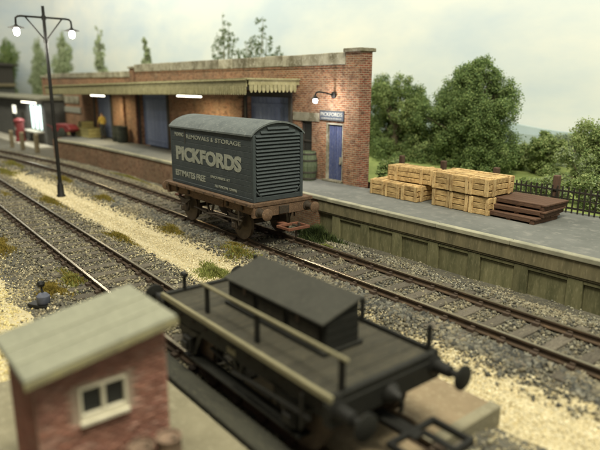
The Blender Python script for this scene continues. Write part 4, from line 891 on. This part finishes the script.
OL = [(.20, .17, .035), (.28, .22, .05), (.14, .13, .03), (.33, .25, .06)]; GR = [(.25, .28, .08), (.32, .33, .11), (.18, .20, .06)]; YE = [(.31, .235, .055), (.25, .19, .045), (.19, .155, .035)]
TF = [(-23.7, 8.55, .9, .32, .22, OL, 'olive moss tuft beside the main line, just right of the lamp post base'), (-19.9, 7.85, .0, .0, .0, None, ''), (-17.0, 8.35, .75, .26, .22, OL, 'olive moss tuft on the path edge below the wagon wheel'), (-17.2, 6.6, .85, .26, .2, OL, 'olive moss tuft on the siding edge of the path'), (-12.6, 7.3, .65, .36, .30, GR, 'fresh green grass tuft at the left end of the black wagon'), (-13.4, 8.6, .85, .35, .26, OL+GR, 'mixed olive and green tuft behind the black wagon'), (-29.6, 8.75, 1.3, .3, .26, OL, 'low olive tuft beside the main line, left of the lamp post'), (-24.4, 6.55, 1.3, .28, .22, OL, 'olive tuft between lamp post and siding'), (-27.2, 5.5, 1.0, .22, .12, OL, 'thin olive tuft between the siding rails'), (-18.4, 3.3, .8, .35, .3, YE, 'ochre moss clump at the left edge beside the siding'), (-13.9, 4.1, .7, .28, .24, GR+OL, 'green tuft on the near rail of the siding above the hut roof'), (-13.5, 3.45, .55, .26, .24, YE, 'yellow ochre tuft just behind the point lever'), (-37.0, 8.1, 1.8, .35, .3, OL+GR, 'olive green tuft at the far left between the tracks'), (-34.5, 7.1, 1.6, .4, .25, OL+GR, 'low green growth at the far left edge of the sandy path'), (-13.2, 11.4, .7, .4, .7, [(.03, .045, .018), (.05, .07, .025), (.09, .12, .04)], 'dark green weeds standing in for the shadow at the platform wall beside the wagon end'), (-14.0, 8.9, .5, .2, .2, OL, 'small olive tuft by the rail below the brown wagon'), (-28.5, 11.7, 2.4, .2, .25, OL+GR, 'long low weeds along the foot of the brick dock wall'), (-12.2, 10.9, .3, .2, .2, GR, 'small green tuft beside the far rail near the wagon coupling')]  # dark weed clump at the platform wall imitates the shadow by the wagon end
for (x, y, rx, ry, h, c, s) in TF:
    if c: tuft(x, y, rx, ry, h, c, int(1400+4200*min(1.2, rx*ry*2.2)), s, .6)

# ------------------------------------------------------------------ trees
def leaves(lobes, n, size, cols, seed, inner=.45, flat=1.):
    r = np.random.default_rng(seed); L = np.asarray(lobes, float); wts = L[:, 3]**2; idx = r.choice(len(L), n, p=wts/wts.sum()); d = r.normal(size=(n, 3)); d /= np.linalg.norm(d, axis=1, keepdims=True)
    # each lobe made of sub-clumps so that light and dark masses appear
    sub = r.normal(size=(len(L), 26, 3)); sub /= np.linalg.norm(sub, axis=2, keepdims=True); sc = sub[idx, r.integers(0, 26, n)]
    rad = L[idx, 3]; c = L[idx, :3] + sc*rad[:, None]*(.55+.35*r.random((n, 1)))*np.array([1, flat, 1.]) + d*rad[:, None]*(.34*r.random((n, 1))**.5)*np.array([1, flat, 1.])
    a = d+np.array([0, -.2, .5])+.8*r.normal(size=(n, 3)); a /= np.linalg.norm(a, axis=1, keepdims=True); u = np.cross(a, r.normal(size=(n, 3))); u /= np.linalg.norm(u, axis=1, keepdims=True); v = np.cross(a, u); s = size*(.6+.8*r.random((n, 1)))
    V = np.stack([c-u*s*.9, c-v*s*.5+a*s*.12, c+u*s, c+v*s*.5+a*s*.12], 1).reshape(-1, 3); F = np.arange(4*n).reshape(n, 4)
    C = np.asarray(cols); pick = C[(r.integers(0, 26, n)*0+idx*7+r.integers(0, 3, n)) % len(C)]*(.84+.32*r.random((n, 1))); return V, F, np.repeat(pick, 4, 0)
def tree(name, label, base, lobes, n, size, cols, seed, trunk_r=.16, bark='bark', cat='tree', grp=None, flat=.6, top=None):
    T = thing(name, label, cat, base, 0, grp); V, F, C = leaves(lobes, n, size, cols, seed, flat=flat)
    o = bpy.data.objects.new('crown', raw_mesh('crown', V, F, 'leaf', C)); link(o, T)
    mb = MB(); L = sorted(lobes, key=lambda q: q[2]); hz = top or L[-1][2]; mb.tube([(0, 0, -.3), (.03, 0, hz*.3), (-.03, .02, hz*.62), (0, 0, hz)], [trunk_r, trunk_r*.8, trunk_r*.5, trunk_r*.15], 7)
    for q in lobes:
        if q[3] < .25 and len(lobes) > 14: continue
        z0 = max(.3, min(hz*.7, q[2]*.5)); mb.tube([(0, 0, z0), (q[0]*.5, q[1]*.5, (z0+q[2])*.5+.05), (q[0], q[1], q[2])], [trunk_r*.45, trunk_r*.3, trunk_r*.1], 5)
    mb.build('trunk', bark, T, smooth=True); return T
DG = [(.19, .265, .095), (.25, .325, .12), (.125, .195, .075), (.32, .38, .15), (.165, .245, .10)]
MG = [(.26, .34, .125), (.31, .385, .155), (.20, .285, .11), (.35, .405, .17)]
PG = [(.36, .42, .25), (.41, .46, .29), (.32, .38, .22), (.44, .48, .32)]
HZ = [(.34, .40, .25), (.38, .44, .28), (.29, .36, .22)]
def lob(seed, n, ell):
    """n lobes inside a profile: ell(t)->half width at height fraction t, over z range"""
    r = np.random.default_rng(seed); out = []; z0, z1, f, depth, rmin, rmax = ell
    for k in range(n):
        t = (k+.5)/n; w = f(t); x = (r.random()*2-1)*w*.75; rad = min(rmax, max(rmin, w*.52))*(.8+.35*r.random()); out.append((x, (r.random()*2-1)*depth, z0+(z1-z0)*t, rad))
    return out
fz = lambda x, y: float(field_z(x, y))
# rounded tree next to the building, big tree, right-hand trees
x, y = -17.9, 20.2; tree('oak_tree', 'rounded dark green tree just right of the brick building', (x, y, fz(x, y)), lob(1, 34, (-.1, 3.35, lambda t: 2.0*math.sqrt(max(.05, 1-(1.6*t-.75)**2)), .6, .4, .7)), 80000, .042, DG+MG[:1], 21, .16, grp='trees behind the platform fence')
x, y = -14.15, 20.6; tree('oak_tree', 'tallest leafy green tree with a pointed crown behind the crates', (x, y, fz(x, y)), lob(2, 60, (-.1, 4.3, lambda t: 3.4*(1-t)**.85+.3, .8, .36, .8)), 140000, .042, DG+MG[:2], 22, .2, grp='trees behind the platform fence')
x, y = -11.4, 21.2; tree('field_bush', 'mid green bushy tree at the right foot of the tallest tree', (x, y, fz(x, y)), lob(3, 9, (.1, 1.5, lambda t: 1.5*(1-t)**.6+.15, .4, .3, .55)), 24000, .044, MG, 23, .1, grp='trees behind the platform fence')
x, y = -8.05, 20.4; tree('field_tree', 'broad bright green tree at the right edge behind the railing', (x, y, fz(x, y)), lob(4, 22, (.0, 2.15, lambda t: 2.1*math.sqrt(max(.04, 1-(1.15*t-.2)**2)), .5, .35, .7)), 46000, .044, MG, 24, .14, grp='trees behind the platform fence')
x, y = -6.1, 19.4; tree('field_tree', 'dark green tree cut off by the right edge of the picture', (x, y, fz(x, y)), lob(5, 12, (.1, 2.0, lambda t: 1.3*math.sqrt(max(.04, 1-(1.15*t-.2)**2)), .5, .3, .6)), 24000, .044, DG, 25, .12, grp='trees behind the platform fence')
x, y = -10.6, 22.9; tree('field_tree', 'pale distant wood edge below the blue hills', (x, y, fz(x, y)), lob(6, 22, (.0, 1.05, lambda t: 3.6*(1-t)**.6+.2, .4, .3, .5)), 30000, .046, HZ, 26, .1, grp='trees behind the platform fence')
for x, y, h, w, sd, lb in ((-9.3, 20.2, 1.25, 1.6, 64, 'rounded mid green bush in the meadow left of the right-hand tree'), (-7.0, 18.9, 1.5, 1.5, 65, 'bushy green tree behind the railing at the far right'), (-9.9, 18.3, .55, 1.2, 60, 'low pale bush behind the railing, directly behind the pallets'), (-7.7, 18.0, .95, 1.25, 61, 'leafy bush behind the railing post, right of the pallets'), (-5.7, 17.9, .9, 1.1, 62, 'bush behind the railing at the right edge of the picture'), (-16.1, 18.2, .55, .8, 63, 'low bush in the gap behind the small crate stack')):
    tree('field_bush', lb, (x, y, fz(x, y)), lob(sd, 11, (0, h, lambda t, w=w: w*(1-t)**.5+.1, .35, .2, .36)), 12000, .04, MG+HZ[:1], sd+9, .05, grp='bushes behind the railing')
x, y = -20.2, 20.6; tree('field_bush', 'dark bush squeezed between brick building and rounded tree', (x, y, fz(x, y)), lob(7, 12, (.0, 2.7, lambda t: 1.2*(1-t)**.4, .4, .3, .6)), 18000, .044, DG, 27, .1, grp='trees behind the platform fence')
T = tree('corner_bush', 'leafy green weed growing at the corner of the brick building', (-14.35, 15.75, PZ-.3), [(0, 0, .55, .32), (.2, .05, .45, .25), (-.1, -.1, .85, .24), (.1, .1, 1.05, .2), (.3, -.2, .45, .2)], 2600, .05, DG+MG, 28, .03, cat='plant', flat=1.)
# pale poplars printed far behind the building
for k, (x, y, h, w, s, cols, nn) in enumerate(((-88, 20.0, 10.8, 2.4, 'broad dark green tree behind the signal box at the far left', DG+MG, 9000), (-79, 21, 7.8, .9, 'small narrow poplar behind the station house', PG, 3500), (-74.5, 20.5, 10.2, 1.5, 'narrow green poplar behind the left end of the warehouse', PG+HZ, 4600), (-65, 20.2, 10.3, 1.5, 'broad pale poplar right of the lamp post', PG+HZ, 5200), (-53.6, 20.0, 9.8, .8, 'thin very pale poplar above the far canopy', PG, 2400), (-43.7, 20.0, 8.2, .62, 'small slim conifer top above the middle pier of the parapet', PG+MG[:1], 2400))):
    z0 = fz(x, y); hh = h-z0; tree('poplar_tree', s, (x, y, z0), lob(40+k, 34, (.6, hh-.3, lambda t, w=w: 1.9*w*(min(1, .35+t*1.5)*(1-t**2.4)**.9+.05), .3, .2, .8*w)), int(nn*1.7), .12, cols, 50+k, .12, 'pale_bark', grp='trees behind the warehouse')
def sapling(x, y, h, seed, label, spread):
    r = random.Random(seed); z0 = fz(x, y); T = thing('sapling', label, 'tree', (x, y, z0), 0, 'saplings behind the warehouse'); mb = MB(); lob_ = []
    H = h-z0
    for k in range(9):
        a = -1+2*k/8+r.uniform(-.1, .1); top = (a*spread, r.uniform(-.3, .3), H*(1-.25*abs(a))*r.uniform(.85, 1)); b = H*r.uniform(.3, .5); p = [(0, 0, -.2 if k == 0 else b*.6), (a*spread*.15, 0, b), (a*spread*.6, 0, (b+top[2])/2+.1), top]
        mb.tube(p, [.06, .045, .03, .012], 5)
        for j in range(6): t = j/5; lob_.append((p[2][0]*(1-t)+top[0]*t+r.uniform(-.2, .2), r.uniform(-.1, .1), p[2][2]*(1-t)+top[2]*t, r.uniform(.10, .24)))
    mb.build('trunk', 'pale_bark', T, smooth=True); V, F, C = leaves(lob_, 1500, .07, [(.15, .2, .08), (.2, .25, .12), (.12, .17, .07)], seed); o = bpy.data.objects.new('crown', raw_mesh('crown', V, F, 'leaf', C)); link(o, T)
sapling(-32.2, 20.0, 9.3, 3, 'spindly sapling above the parapet, left of the pair', 1.5); sapling(-28.3, 20.0, 8.6, 5, 'spindly sapling above the parapet, right of the pair', 1.9)
